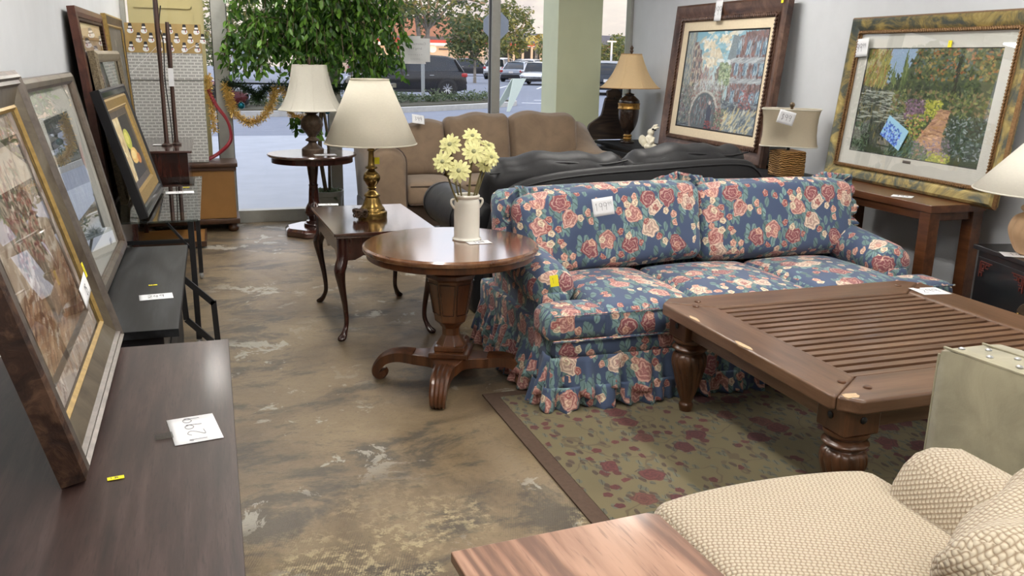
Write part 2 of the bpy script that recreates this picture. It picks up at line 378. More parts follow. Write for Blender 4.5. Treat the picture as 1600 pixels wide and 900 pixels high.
tree('oak_tree', 'yellow green tree between the green pillar and the white side wall', 962, 75, 0, 0, (2.6, 1.0, 3.9), 80, .34, M['leaf_far'], trunk_r=.14)
tree('oak_tree', 'sunlit yellow tree beyond the parking lot at the left window mullion', 352, 60, 0, 0, (3.4, 1.0, 5.0), 100, .34, M['leaf_far'], trunk_r=.14)
tree('oak_tree', 'green tree beyond the parking lot behind the indoor ficus', 500, 55, 0, 0, (3.4, 1.3, 5.2), 90, .34, M['leaf_oak'], trunk_r=.14)
# palm
p = at(836, 100, y=84); t = thing('palm_tree', 'small palm tree with yellow fronds before the dark roofed building', 'palm tree', (p.x, 84, -.02)); t.scale = (1.25, 1.25, 1.25)
obj('trunk', MB().tube([(0, 0, 0), (.1, 0, 1.6), (0, 0, 3.0)], [.16, .12, .13], 8), M['bark_pale'], t)
fm = MB()
for k in range(22):
    a = 2*pi*k/22+rng.uniform(-.1, .1); e = rng.uniform(.1, 1.0)
    path = [(math.cos(a)*r*1.3, math.sin(a)*r*1.3, 3+e*r*1.1-r*r*1.1) for r in (0, .25, .5, .75, 1.0)]
    for i in range(4):
        p0, p1 = np.array(path[i]), np.array(path[i+1]); s = np.array([-math.sin(a), math.cos(a), 0])*.22
        fm.add([p0, p1+s+(0, 0, -.1), p1, p1-s+(0, 0, -.1)], [(0, 1, 2), (0, 2, 3)])
obj('frond', fm, leafmat('palm_fronds', lin((120, 120, 60)), lin((170, 160, 80)), lin((200, 180, 100))), t, smooth=0)
# buildings
M['brickroof'] = plain('terracotta_wall', lin((146, 112, 98)), .85, .1, 3)
M['creamwall'] = plain('cream_stucco', lin((196, 178, 158)), .85, .05, 3)
M['redband'] = plain('red_fascia', lin((190, 70, 60)), .6, .05)
M['whiteband'] = plain('white_fascia', lin((235, 230, 225)), .6, .03)
M['slate'] = plain('dark_slate_roof', lin((86, 84, 90)), .8, .1, 2)
M['darkglass'] = plain('dark_window_glass', lin((38, 42, 48)), .15, .1)
b = thing('store_building', 'long low building with terracotta upper wall and red and white bands', 'building', (0, 0, -.02))
y0 = 96; xl, xr = at(480, 90, y=y0).x, at(757, 90, y=y0).x
zs = lambda py, px=690: at(px, py, y=y0).z
obj('wall', MB().box(xl, xr, y0, y0+10, 0, zs(72)), M['creamwall'], b)
obj('upper_wall', MB().box(xl, xr-.1, y0-.1, y0+10, zs(60), zs(26)), M['brickroof'], b)
obj('white_band', MB().box(xl, xr+.1, y0-.5, y0, zs(70.5), zs(67)), M['whiteband'], b)
obj('red_band', MB().box(xl, xr+.1, y0-.45, y0, zs(67), zs(62.5)), M['redband'], b)
obj('dark_band', MB().box(xl, xr+.1, y0-.4, y0, zs(62.5), zs(57)), M['slate'], b)
p = at(676, 76, y=y0-.1); obj('clock', MB().lathe([(0.01, 0), (.42, 0), (.42, .12), (.01, .12)], 24), M['whiteband'], b, loc=(p.x, y0-.02, p.z)).rotation_euler = (pi/2, 0, 0)
for a, c in ((686, 712), (712, 745)):
    p, q = at(a, 85 if a > 700 else 75, y=y0-.1), at(c, 100 if a > 700 else 78, y=y0-.1); obj('sign_panel', MB().box(p.x, q.x, y0-.12, y0+.02, q.z, p.z), M['slate'] if a < 700 else M['brickroof'], b)
b = thing('store_building', 'low dark slate roofed building with posts seen right of the stop sign', 'building', (0, 0, -.02))
y0 = 118; xl, xr = at(778, 90, y=y0).x, at(1030, 90, y=y0).x
obj('wall', MB().box(xl, xr, y0+2, y0+10, 0, zs(74, 830)*1.03), M['creamwall'], b)
obj('roof', MB().hexa([(xl, y0, zs(68, 830)), (xr, y0, zs(68, 830)), (xr, y0+12, zs(68, 830)), (xl, y0+12, zs(68, 830))], [(xl+2, y0+3, zs(51, 830)), (xr, y0+3, zs(51, 830)), (xr, y0+9, zs(51, 830)), (xl+2, y0+9, zs(51, 830))]), M['slate'], b)
obj('red_band', MB().box(xl, xr, y0-.1, y0, zs(72, 830), zs(68, 830)), M['redband'], b)
obj('dark_opening', MB().box(xl+.5, xr, y0+1.9, y0+2.05, .1, zs(76, 830)), M['darkglass'], b)
for k in range(5):
    p = at(803+k*14, 90, y=y0); obj('post', MB().box(p.x-.14, p.x+.14, y0, y0+.28, 0, zs(72, 830)), M['creamwall'], b)
# ---------------------------------------------------------------- cars
def paint(name, col, rough=.25): return Mat(name, color=col, rough=rough, coat=.8 if max(col) > .1 else .1, coatr=.05, metal=.1).m
M['tyre'] = plain('tyre_rubber', (.018, .018, .02), .8); M['rim'] = plain('alloy_rim', (.55, .56, .58), .3, .05, metal=.8)
M['redlamp'] = Mat('red_tail_lamp', color=(.45, .03, .03), rough=.2).m; M['lamp'] = Mat('clear_head_lamp', color=(.75, .78, .8), rough=.15).m
M['trim'] = plain('black_plastic', (.02, .02, .022), .5)
def wheel():
    mb = MB(); R = .36
    mb.lathe([(.21, -.11), (R-.03, -.12), (R, -.08), (R, .08), (R-.03, .12), (.21, .11), (.21, -.11)], 32, mi=0, cap=False)
    mb.lathe([(.215, -.1), (.215, .1)], 32, mi=1, cap=False); mb.lathe([(.001, .04), (.06, .05), (.07, .02), (.07, -.02), (.001, -.02)], 16, mi=1, cap=False)
    for k in range(10):
        a = 2*pi*k/10+(.09 if k % 2 else -.09); mb.bar((.03*math.cos(a), .03*math.sin(a), .05), (.21*math.cos(a*1.0), .21*math.sin(a), .085), .035, .02, mi=1)
    mb.lathe([(.001, -.03), (.2, -.03), (.2, -.04), (.001, -.04)], 20, mi=2, cap=False); return mb
def car(label, color, loc, rz, L=4.7, W=1.86, H=1.68, kind='suv', name='car', group=None):
    t = thing(name, label, 'car', loc, rz, group); P = paint('car_paint', color); w = W/2
    hb = .62*H if kind == 'suv' else .6*H
    x0, x1 = -L/2, L/2
    st = [(x0, .52, .62, .86), (x0+.06, .34, hb*.93, .93), (x0+.3, .26, hb*1.0, .985), (x0+1.0, .24, hb*1.0, 1), (0, .24, hb*.97, 1), (x1-1.5, .24, hb*.94, 1), (x1-1.25, .24, hb*.93, .99), (x1-.5, .25, hb*.84, .96), (x1-.12, .3, hb*.72, .88), (x1, .42, hb*.52, .8)]
    R = []
    for x, zb, zt, k in st:
        W_ = w*k; R.append([(x, -W_*.9, zb), (x, -W_, zb+.12), (x, -W_*1.005, zb+(zt-zb)*.55), (x, -W_*.985, zt-.06), (x, -W_*.93, zt), (x, -W_*.5, zt+.03), (x, 0, zt+.04), (x, W_*.5, zt+.03), (x, W_*.93, zt), (x, W_*.985, zt-.06), (x, W_*1.005, zb+(zt-zb)*.55), (x, W_, zb+.12), (x, W_*.9, zb)])
    mb = MB().rings(R); obj('body', mb, P, t, smooth=50)
    if kind == 'suv': cs = [(x0+.1, hb*.98, .0), (x0+.5, H*.925, .70), (x0+.85, H*.972, .75), (x0+1.8, H, .79), (x0+2.5, H*.985, .78), (x0+2.85, H*.95, .76), (x1-1.15, hb*.95, 0)]
    else: cs = [(x0+.45, hb*.99, 0), (x0+1.15, H*.95, .72), (x0+1.6, H, .76), (x0+2.3, H, .78), (x0+2.7, H*.96, .76), (x1-1.25, hb*.94, 0)]
    R = []; Rr = []
    for x, zr, k in cs:
        zb = hb*.93; kk = k if k else .86
        ring = [(x, -w*.93, zb-.02), (x, -w*.9, zb), (x, -w*kk, zr-.05), (x, -w*kk*.8, zr-.01), (x, 0, zr), (x, w*kk*.8, zr-.01), (x, w*kk, zr-.05), (x, w*.9, zb), (x, w*.93, zb-.02)]
        if not k: ring = [(x, s*w*.88, hb*.95) for s in (-1, -.98, -.9, -.6, 0, .6, .9, .98, 1)]
        R.append(ring)
        if k: Rr.append([(x, -w*kk*1.0, zr-.06), (x, -w*kk*.82, zr+.0), (x, 0, zr+.02), (x, w*kk*.82, zr+.0), (x, w*kk, zr-.06)])
    obj('window_glass', MB().rings(R), M['darkglass'], t, smooth=50)
    rf = MB().rings(Rr, closed=False, cap0=False, cap1=False); obj('roof', rf, P, t, smooth=50)
    for s in (-1, 1):
        pb = MB()
        for (xa, za, ka), (xb, zb_, kb) in ((cs[-2], (cs[-1][0]-.05, hb*.95, .9)), (cs[1], (cs[0][0]+.08, hb*.97, .9))):
            pb.bar((xa, s*w*ka, za-.05), (xb, s*w*kb, zb_), .07, .09)
            obj('pillar', pb, P, t); pb = MB()
        obj('pillar', pb.bar((.1, s*w*.79, H-.06), (.05, s*w*.93, hb*.95), .1, .04, up=(0, 1, 0)), P, t)
    for s in (-1, 1): obj('sill_trim', MB().box(x0+.8, x1-.9, s*w*1.0-.012, s*w*1.0+.012, .22, .34), M['trim'], t)
    for xw in (x0+.88, x1-.92):
        for s in (-1, 1):
            a = MB(); a.lathe([(.01, -.02), (.43, -.02), (.43, .02), (.01, .02)], 28); o = obj('wheel_arch', a, M['trim'], t, loc=(xw, s*(w-.005), .37)); o.rotation_euler = (-s*pi/2, 0, 0)
            o = obj('wheel', wheel(), [M['tyre'], M['rim'], M['trim']], t, loc=(xw, s*(w-.045), .36)); o.rotation_euler = (-s*pi/2, 0, 0)
    for s in (-1, 1):
        obj('tail_light', MB().rbox((x0+.14, s*w*.84, hb*.86), (.3, .26, .17), .05, (4, 4, 4)), M['redlamp'], t)
        obj('headlight', MB().rbox((x1-.25, s*w*.78, hb*.68), (.4, .3, .13), .05, (4, 4, 4)), M['lamp'], t)
        obj('side_mirror', MB().rbox((x1-1.75, s*(w+.08), hb*1.0), (.14, .2, .13), .04, (3, 3, 3)), P, t)
        for xd in (.55, -.5): obj('door_handle', MB().box(xd-.5, xd-.32, s*(w*1.0)-.02, s*(w*1.0)+.02, hb*.83, hb*.83+.03), M['rim'], t, bevel=.005)
    obj('bumper', MB().rbox((x0+.08, 0, .42), (.2, W*.86, .26), .06, (3, 6, 3)), M['trim'], t); obj('bumper', MB().rbox((x1-.1, 0, .36), (.22, W*.78, .22), .06, (3, 6, 3)), M['trim'], t)
    obj('number_plate', MB().box(x0-.03, x0-.01, -.16, .16, .62, .76), M['whiteband'], t)
    return t
car('black sport utility vehicle parked side on behind the planting bed', (.012, .012, .015), (7.78, 37.1, -.015), pi, 4.9, 1.92, 1.72)
def cpos(px, py): p = at(px, py, z=-.015); return (p.x, p.y+.9, -.015)
car('dark grey car parked beyond the black vehicle, nose to the right', (.03, .03, .035), cpos(742, 119), -.25, 4.7, 1.85, 1.6)
car('white sport utility vehicle behind the right window mullion', (.75, .76, .78), cpos(790, 124), .95, 4.6, 1.86, 1.68)
car('silver hatchback parked between the white vehicle and the nearest white car', (.5, .53, .6), cpos(818, 128), .95, 4.4, 1.8, 1.45, 'sedan')
car('white hatchback with its nose toward us beside the green pillar', (.78, .79, .81), cpos(848, 133), -2.1, 4.3, 1.8, 1.45, 'sedan')
car('white car in the back row beyond the silver hatchback', (.7, .72, .75), cpos(838, 121), .9, 4.5, 1.85, 1.62)
car('dark car in the far row, only its roof showing above the white cars', (.04, .05, .06), cpos(838, 118), .2, 4.8, 1.85, 1.65)
car('dark blue car seen between the green pillar and the white side wall', (.02, .03, .05), cpos(955, 148), 1.2, 4.5, 1.85, 1.6)
car('white car roof far behind the dark blue car at the side wall', (.7, .72, .75), cpos(962, 118), .5, 4.5, 1.85, 1.6)
car('maroon car at the left behind the tinsel garland', (.12, .015, .02), (-1.35, 26.2, -.015), .06, 4.6, 1.85, 1.62)
car('grey car parked beyond the ficus tree', (.05, .06, .07), cpos(602, 125), .15, 4.7, 1.85, 1.6)
# signs outdoors
M['signback'] = plain('bare_sign_metal', lin((150, 156, 165)), .5, .04, metal=.4); M['post'] = plain('galvanised_post', lin((165, 168, 168)), .6, .2, 60)
p = at(775, 40, y=17); t = thing('stop_sign', 'grey back of an octagonal stop sign behind the right mullion', 'road sign', (p.x, 17, 0))
o = obj('sign_plate', MB().ngon([(.27, -.012), (.27, .012)], 8, pi/8), M['signback'], t, loc=(0, 0, p.z)); o.rotation_euler = (pi/2, 0, -.12)
obj('post', MB().box(-.03, .03, .02, .05, 0, p.z+.2), M['post'], t)
p = at(661, 140, y=29.5); t = thing('sign_post', 'speckled metal post standing in the planting bed before the black vehicle', 'post', (p.x, 29.5, .16))
obj('post', MB().box(-.055, .055, -.03, .03, 0, 1.55), M['post'], t); obj('cap', MB().box(-.06, .06, -.035, .035, 1.55, 1.58), M['signback'], t)
# small red stop sign across the lot
p = at(619, 68, y=60); t = thing('stop_sign', 'small red stop sign far across the parking lot', 'road sign', (p.x, 60, 0))
o = obj('sign_plate', MB().ngon([(.42, -.02), (.42, .02)], 8, pi/8), M['redband'], t, loc=(0, 0, p.z)); o.rotation_euler = (pi/2, 0, 0)
obj('post', MB().box(-.04, .04, .03, .09, 0, p.z), M['post'], t)
def textmesh(s, size, mat, parent, loc, rot, ext=.001, name='lettering', mirror=False, align='CENTER'):
    cu = bpy.data.curves.new('t', 'FONT'); cu.body = s; cu.size = size; cu.extrude = ext; cu.align_x = align; cu.resolution_u = 3
    to = bpy.data.objects.new('t', cu); C.objects.link(to); bpy.context.view_layer.update()
    me = bpy.data.meshes.new_from_object(to.evaluated_get(bpy.context.evaluated_depsgraph_get())); bpy.data.objects.remove(to)
    if mirror:
        for v in me.vertices: v.co.x *= -1
    me.materials.clear(); me.materials.append(mat); me.name = name
    o = bpy.data.objects.new(name, me); C.objects.link(o); o.parent = parent; o.location = loc; o.rotation_euler = rot; return o
textmesh('STOP', .3, M['whiteband'], t, (0, -.03, p.z-.1), (pi/2, 0, 0), .004)
# white framed blue grey notice cabinet at the far left
p = at(388, 105, y=34); t = thing('notice_board', 'blue grey panel in a white frame standing outside at the far left', 'notice board', (p.x, 34, 0))
obj('panel', MB().box(-.55, .55, -.04, .04, 1.12, 2.1), M['signback'], t); obj('frame', MB().box(-.62, .62, -.06, .06, 1.02, 1.12).box(-.62, .62, -.06, .06, 2.1, 2.18).box(-.62, -.55, -.06, .06, 1.1, 2.1).box(.55, .62, -.06, .06, 1.1, 2.1), M['whiteband'], t, bevel=.01)
for s in (-.5, .5): obj('post', MB().box(s-.04, s+.04, -.04, .04, 0, 1.02), M['post'], t)
# light pole
p = at(955, 90, y=60); t = thing('light_pole', 'thin pale pole rising before the trees beside the side wall', 'pole', (p.x, 60, 0))
obj('pole', MB().lathe([(.09, 0), (.07, 2.9)], 10), M['whiteband'], t); obj('arm', MB().box(-.35, .35, -.05, .05, 2.9, 3.0), M['whiteband'], t)
# A-frame sidewalk sign leg, pale green
M['palegreen'] = plain('pale_green_plastic', lin((205, 215, 200)), .5, .03)
p = at(790, 173, z=0); t = thing('sidewalk_sign', 'pale green A-frame sidewalk sign leaning by the green pillar', 'sidewalk sign', (p.x+.3, p.y, 0), .3)
for s in (-1, 1): obj('panel' if s < 0 else 'back_panel', MB().hexa([(-.55, s*.35-.02, 0), (-.45, s*.35-.02, 0), (-.45, s*.35+.02, 0), (-.55, s*.35+.02, 0)], [(-.1, s*.03-.02, 1.0), (0.4, s*.03-.02, 1.0), (.4, s*.03+.02, 1.0), (-.1, s*.03+.02, 1.0)]), M['palegreen'], t)
# pillars outside the glass
M['pillar'] = plain('pale_green_plaster', lin((206, 210, 176)), .7, .03, 3)
M['pillar2'] = plain('cream_plaster', lin((196, 184, 134)), .7, .03, 3)
struct('pillar_right', MB().box(3.60, 4.12, 9.15, 9.62, 0, 2.75), M['pillar'], bevel=.005)
struct('pillar_left', MB().box(-.68, -.02, 9.15, 9.62, 0, 2.75), M['pillar2'], bevel=.005)
pl = MB()
for x0, x1, z0, z1 in ((-.62, -.12, 2.0, 2.02), (-.13, -.11, 1.0, 2.02)): pl.box(x0, x1, 9.13, 9.155, z0, z1)
struct('trim_1', pl, M['pillar2'])
# paper notice taped on the glass, read from behind
M['paper'] = plain('white_paper', lin((232, 233, 236)), .7, .02); M['ink'] = Mat('pen_ink', color=(.06, .06, .08), rough=.6).m
M['greyprint'] = Mat('grey_print', color=lin((178, 178, 184)), rough=.7).m; M['notice'] = plain('back_of_notice_paper', lin((226, 228, 230)), .7, .02)
a, c = at(625, 59, y=8.85), at(672, 97, y=8.85); t = thing('paper_notice', 'white paper notice taped to the window, its print showing in reverse', 'notice', ((a.x+c.x)/2, 8.85, (a.z+c.z)/2))
hw, hh = (c.x-a.x)/2, (a.z-c.z)/2
obj('sheet', MB().box(-hw, hw, -.002, 0, -hh, hh), M['notice'], t)
obj('tape', MB().box(-hw*.5, hw*.35, -.003, .001, hh-.01, hh+.02).box(-hw*.72, hw*.7, -.003, .001, -hh-.02, -hh+.008), M['paper'], t)
for s, sz, zz in (('Customer Must', .034, .05), ('bring help', .034, .005), ('* * * * * * *', .03, -.06), ('furniture pick up', .014, -.09)):
    textmesh(s, sz, M['greyprint'], t, (0, -.0025, zz), (pi/2, 0, 0), .0003, mirror=True)
# ---------------------------------------------------------------- furniture materials
M['cherry'] = wood('dark_cherry_wood', lin((38, 18, 14)), lin((62, 30, 22)), lin((88, 44, 30)), 'X', 1.2, .2, 1.0, .4)
M['cherry'].node_tree.nodes['Principled BSDF'].inputs['Coat IOR'].default_value = 1.9
M['cherryZ'] = wood('dark_cherry_wood_upright', lin((34, 16, 13)), lin((54, 26, 20)), lin((74, 36, 26)), 'Z', 1.2, .25, .5, .4)
M['walnut'] = wood('walnut_veneer', lin((80, 46, 26)), lin((108, 70, 44)), lin((134, 94, 64)), 'X', .9, .2, 1.0, .6)
M['walnut'].node_tree.nodes['Principled BSDF'].inputs['Coat IOR'].default_value = 1.8
M['walnutZ'] = wood('walnut_upright', lin((62, 36, 20)), lin((88, 52, 30)), lin((112, 70, 42)), 'Z', .9, .3, .4, .6)
M['teak'] = wood('brown_teak', lin((80, 55, 38)), lin((104, 76, 56)), lin((124, 95, 74)), 'X', 1.0, .32, .25, .4)
M['teakY'] = wood('brown_teak_cross', lin((80, 55, 38)), lin((104, 76, 56)), lin((124, 95, 74)), 'Y', 1.0, .32, .25, .4)
M['teakD'] = wood('brown_teak_dark', lin((56, 34, 20)), lin((82, 52, 32)), lin((104, 68, 44)), 'Z', 1.0, .32, .3, .4)
M['espresso'] = wood('espresso_veneer', lin((32, 19, 17)), lin((54, 37, 33)), lin((80, 61, 57)), 'Y', 1.6, .42, .08, .3, .6)
M['blackwood'] = wood('black_oak_veneer', lin((14, 14, 16)), lin((30, 31, 33)), lin((48, 50, 53)), 'Y', 1.0, .5, .0, 1.0, .3)
M['blackwood'].node_tree.nodes['Principled BSDF'].inputs['Specular IOR Level'].default_value = .2
M['blackpaint'] = plain('black_lacquer', (.012, .012, .014), .3, .1, coat=.3)
M['blackmetal'] = plain('black_metal', (.018, .018, .02), .4, .1, metal=.3)
M['console'] = wood('medium_brown_wood', lin((66, 38, 22)), lin((92, 56, 34)), lin((116, 74, 46)), 'Y', 1.0, .3, .3, .4)
M['oak'] = wood('oak_veneer', lin((112, 80, 64)), lin((152, 112, 90)), lin((178, 138, 114)), 'Y', .9, .4, .2, 1.5, .5)
M['goldchest'] = plain('golden_brown_panel', lin((150, 108, 58)), .4, .18, 3)
M['darkedge'] = plain('worn_dark_brown', lin((70, 44, 26)), .45, .3, 14)
# ---------------------------------------------------------------- patterned cloth
def floral(name, base, rose, small, leaf, leaf2, sc=1.0, big_gate=.42, small_gate=.5, bumpy=0, vine=None, rough=.85, var=.1, leafd=.36):
    m = Mat(name, rough=rough); uv = m.n('UVMap', uv_map='UVMap')
    warp = m.n('VectorMath', {0: m.noise(uv, 9*sc, 3, col=True), 1: (.5, .5, .5)}, operation='SUBTRACT')
    P = m.n('VectorMath', {0: uv, 1: m.n('VectorMath', {0: warp, 3: .035/sc}, operation='SCALE')}, operation='ADD')
    b1 = m.noise(uv, 3.0*sc, 3); col = m.ramp(b1, [(.3, tuple(c*(1-var) for c in base)), (.7, tuple(c*(1+var) for c in base))])
    def vor(vec, scale, rnd=1.0):
        nd = m.n('TexVoronoi', {'Vector': vec, 'Scale': scale, 'Randomness': rnd}, out=None, voronoi_dimensions='2D')
        cc = m.n('SeparateColor', {0: nd.outputs['Color']}, out=None)
        sv = m.n('VectorMath', {0: vec, 3: scale}, operation='SCALE')
        return nd.outputs['Distance'], cc.outputs, m.n('VectorMath', {0: vec, 1: nd.outputs['Position']}, operation='SUBTRACT')
    d1, c1, q1 = vor(P, 8.5*sc, .85)
    gate1 = m.ma('GREATER_THAN', c1[0], big_gate)
    near1 = m.ma('MULTIPLY', m.step(d1, .64, .56), gate1)
    # leaves: two layers of pointed ovals
    for k, (rot, lc, off, g) in enumerate(((.6, leaf, 0, .0), (-.9, leaf2, 3, .2), (2.0, leaf, 8, .3))):
        Q = m.map(P, (26*sc, 13*sc, 1), rot=(0, 0, rot), loc=(off, off*.7, 0))
        d, c, q = vor(Q, 1, .9)
        edge = m.ma('ABSOLUTE', m.n('SeparateXYZ', {0: q}, out=None).outputs[0])
        msk = m.step(d, leafd, leafd-.06)
        msk = m.ma('MULTIPLY', msk, m.ma('MAXIMUM', near1, m.ma('GREATER_THAN', c[1], .62+g*.3)))
        vein = m.step(edge, .02, .06)
        colr = m.mix(c[2], lc, tuple(min(1, x*1.55) for x in lc)); colr = m.mix(vein, tuple(x*.6 for x in lc), colr)
        col = m.mix(msk, col, colr)
    if vine:
        nz = m.noise(m.map(uv, loc=(5, 2, 0)), 4*sc, 2); v = m.step(m.ma('ABSOLUTE', m.ma('SUBTRACT', nz, .5)), .012, .004)
        col = m.mix(v, col, vine)
    def rosette(d, c, q, r, cols, col, gate, rings=16, cream=.6):
        s = m.n('SeparateXYZ', {0: q}, out=None); ang = m.ma('ARCTAN2', s.outputs[1], s.outputs[0])
        nz = m.noise(P, 34*sc, 2); rr = m.ma('ADD', m.ma('DIVIDE', d, r), m.ma('ADD', m.ma('MULTIPLY', m.ma('SINE', m.ma('MULTIPLY_ADD', ang, 5, m.ma('MULTIPLY', c[1], 6))), .07), m.ma('MULTIPLY', m.ma('SUBTRACT', nz, .5), .5)))
        msk = m.ma('MULTIPLY', m.step(rr, 1.0, .94), gate)
        sw = m.ma('SINE', m.ma('ADD', m.ma('MULTIPLY', rr, rings), m.ma('ADD', m.ma('MULTIPLY', ang, 2), m.ma('MULTIPLY', nz, 7))))
        pc = m.ramp(c[1], [(0, cols[0]), (.38, cols[0]), (.42, cols[1]), (.68, cols[1]), (.72, cols[2]), (1, cols[2])])
        dk = m.mix(.5, pc, tuple(x*.55 for x in cols[0])); lt = m.mix(.45, pc, cols[2])
        shade = m.mix(m.step(sw, -.7, .6), dk, m.mix(m.step(sw, .2, 1), pc, lt))
        shade = m.mix(m.ma('MULTIPLY', m.step(rr, .35, .1), .55), shade, cols[0])
        return m.mix(msk, col, shade)
    col = rosette(d1, c1, q1, .40, rose, col, gate1)
    d2, c2, q2 = vor(m.map(P, loc=(3.3, 1.7, 0)), 19*sc, 1.0)
    col = rosette(d2, c2, q2, .36, small, col, m.ma('GREATER_THAN', c2[0], small_gate), 8)
    m.set('color', col)
    wv = m.noise(uv, 240, 2)
    m.bump(wv if not bumpy else m.ma('ADD', m.ma('MULTIPLY', wv, .4), b1), .18, .002)
    m.set('sheen', .15); return m.m
M['floral'] = floral('blue_rose_chintz', lin((70, 85, 114)), [lin((150, 88, 94)), lin((200, 142, 134)), lin((226, 204, 184))], [lin((170, 100, 98)), lin((220, 168, 150)), lin((228, 214, 186))], lin((104, 130, 130)), lin((88, 112, 112)), .92, .46, .6)
M['rugcloth'] = floral('olive_floral_carpet', lin((106, 96, 68)), [lin((78, 34, 38)), lin((104, 66, 54)), lin((96, 48, 46))], [lin((84, 38, 40)), lin((100, 50, 48)), lin((86, 40, 40))], lin((80, 80, 68)), lin((70, 58, 46)), .95, .74, .80, vine=lin((92, 80, 58)), rough=.95, var=.1, leafd=.30)
M['rugborder'] = plain('brown_rug_border', lin((84, 66, 54)), .95, .12, 60, .3)
# ---------------------------------------------------------------- rug
rg = thing('area_rug', 'olive floral area rug with a brown border under the slatted coffee table', 'rug', (0, 0, 0))
obj('border', MB().prism([(1.165, 3.83), (1.215, .75), (4.05, .75), (4.1, 3.83)][::-1], .001, .009), M['rugborder'], rg)
obj('field', MB().prism([(1.235, 3.765), (1.285, .82), (3.98, .82), (4.03, 3.765)][::-1], .0085, .0115), M['rugcloth'], rg, smooth=0)
# ---------------------------------------------------------------- slatted coffee table
ct = thing('coffee_table', 'large square brown wooden coffee table with a slatted top and carved legs', 'coffee table', (2.645, 2.835, .012), math.radians(.2))
hw, hd, T = .745, .665, .518
def plank_x(y0, y1, mitre):   # frame board along X
    s = 1 if y1 > 0 else -1; o, i = s*hd, s*(hd-.21); c = .075
    poly = [(-hw+c, o), (hw-c, o), (hw-.012, o-s*c*.85), (hw-.21, i), (-hw+.21, i), (-hw+.012, o-s*c*.85)]
    if s > 0: poly = poly[::-1]
    return MB().prism(poly, T-.055, T)
def plank_y(s):
    o, i = s*hw, s*(hw-.21); c = .075
    poly = [(o, -hd+c+.01), (o, hd-c-.01), (o-s*.012, hd-c*.85), (i, hd-.21), (i, -hd+.21), (o-s*.012, -hd+c*.85)]
    if s < 0: poly = poly[::-1]
    return MB().prism(poly, T-.055, T)
for s in (-1, 1):
    obj('frame_board', plank_x(s*.1, s*hd, 0), M['teak'], ct, bevel=.012, seg=3)
    obj('frame_board', plank_y(s), M['teakY'], ct, bevel=.012, seg=3)
n = 15; g = 2*(hd-.21)/n
for k in range(n):
    yc = -(hd-.21)+g*(k+.5); obj('slat', MB().box(-hw+.2, hw-.2, yc-g*.31, yc+g*.31, T-.035, T-.008), M['teak'], ct, bevel=.002)
ap = .09
for s in (-1, 1):
    obj('apron', MB().box(-hw+.2, hw-.2, s*(hd-.1)-.012, s*(hd-.1)+.012, T-.055-ap, T-.056), M['teak'], ct, bevel=.003)
    obj('apron', MB().box(s*(hw-.1)-.012, s*(hw-.1)+.012, -hd+.2, hd-.2, T-.055-ap, T-.056), M['teakY'], ct, bevel=.003)
    obj('support_rail', MB().box(-hw+.15, hw-.15, s*.2-.02, s*.2+.02, T-.075, T-.036), M['teakD'], ct)
def carved(r, z, a):
    k = 0
    if .06 < z < .29: k = math.sin(pi*(z-.06)/.23)**.5
    return r*(1-.13*k*(1-abs(math.sin(7*a+z*16)))**1.5)
legp = sm([(.028, 0), (.034, .03), (.028, .045), (.036, .07), (.052, .12), (.070, .19), (.082, .24), (.078, .275), (.062, .292), (.068, .298), (.082, .312), (.068, .326), (.062, .332), (.078, .345), (.08, .36)], 5)
lm = MB().lathe(legp, 140, mod=carved); cnt = 0
for sx in (-1, 1):
    for sy in (-1, 1):
        lg = obj('leg', lm, M['teakD'], ct, smooth=60, loc=(sx*(hw-.13), sy*(hd-.13), 0))
        obj('corner_block', MB().box(-.075, .075, -.075, .075, .36, T-.056), M['teakD'], lg, bevel=.008)
        for dx, dy in ((sx, 0), (0, sy)):
            st_ = obj('stud', MB().sph((0, 0, 0), (.014, .014, .008), 10), M['blackmetal'], lg, loc=(dx*.076+(0 if dx else .0), dy*.076, .42)); st_.rotation_euler = (0, pi/2, 0) if dx else (pi/2, 0, 0)
        for dx, dy in ((.12, .17), (.17, .1)):
            obj('peg', MB().ngon([(.014, -.002), (.016, .003), (.012, .006)], 10), M['teakD'], ct, loc=(sx*(hw-dx), sy*(hd-dy), T))
M['chip'] = plain('bare_chipped_wood', lin((196, 168, 134)), .8, .15, 60)
for x, y, w_, h_ in ((-hw+.004, -.05, .014, .13), (-hw+.004, .33, .012, .10), (-hw+.05, -hd+.055, .035, .05)):
    mb = MB(); pts = [(w_*math.cos(t)*rng.uniform(.6, 1.1), h_*.5*math.sin(t)*rng.uniform(.7, 1.05)) for t in np.linspace(0, 2*pi, 12)[:-1]]
    obj('chip_mark', mb.prism(pts, T-.006, T+.0006), M['chip'], ct, loc=(x+.012, y, 0), smooth=0)
# ---------------------------------------------------------------- floral sofa
sf = thing('floral_sofa', 'blue sofa covered in pink and cream roses with ruffled back cushions and skirt', 'sofa', (2.57, 4.13, 0))
F = M['floral']; W2 = 1.15
obj('base', MB().box(-W2+.03, W2-.03, -.50, .54, .05, .3), F, sf, bevel=.01)
obj('side_rail', MB().rbox((-W2+.04, .05, .29), (.1, 1.1, .16), .03, (4, 12, 4)), F, sf); obj('side_rail', MB().rbox((W2-.04, .05, .29), (.1, 1.1, .16), .03, (4, 12, 4)), F, sf)
obj('front_rail', MB().rbox((0, -.50, .295), (2*W2-.02, .14, .10), .03, (20, 4, 4)), F, sf)
def backframe(p, t):
    return (p.x, p.y+.08*max(0, t[2])+.02, p.z+.0+(.03*math.cos(t[0]*pi*.5) if t[2] > 0 else 0))
obj('back_frame', MB().rbox((0, .44, .55), (2*W2-.08, .18, .66), .07, (24, 6, 12), backframe), F, sf)
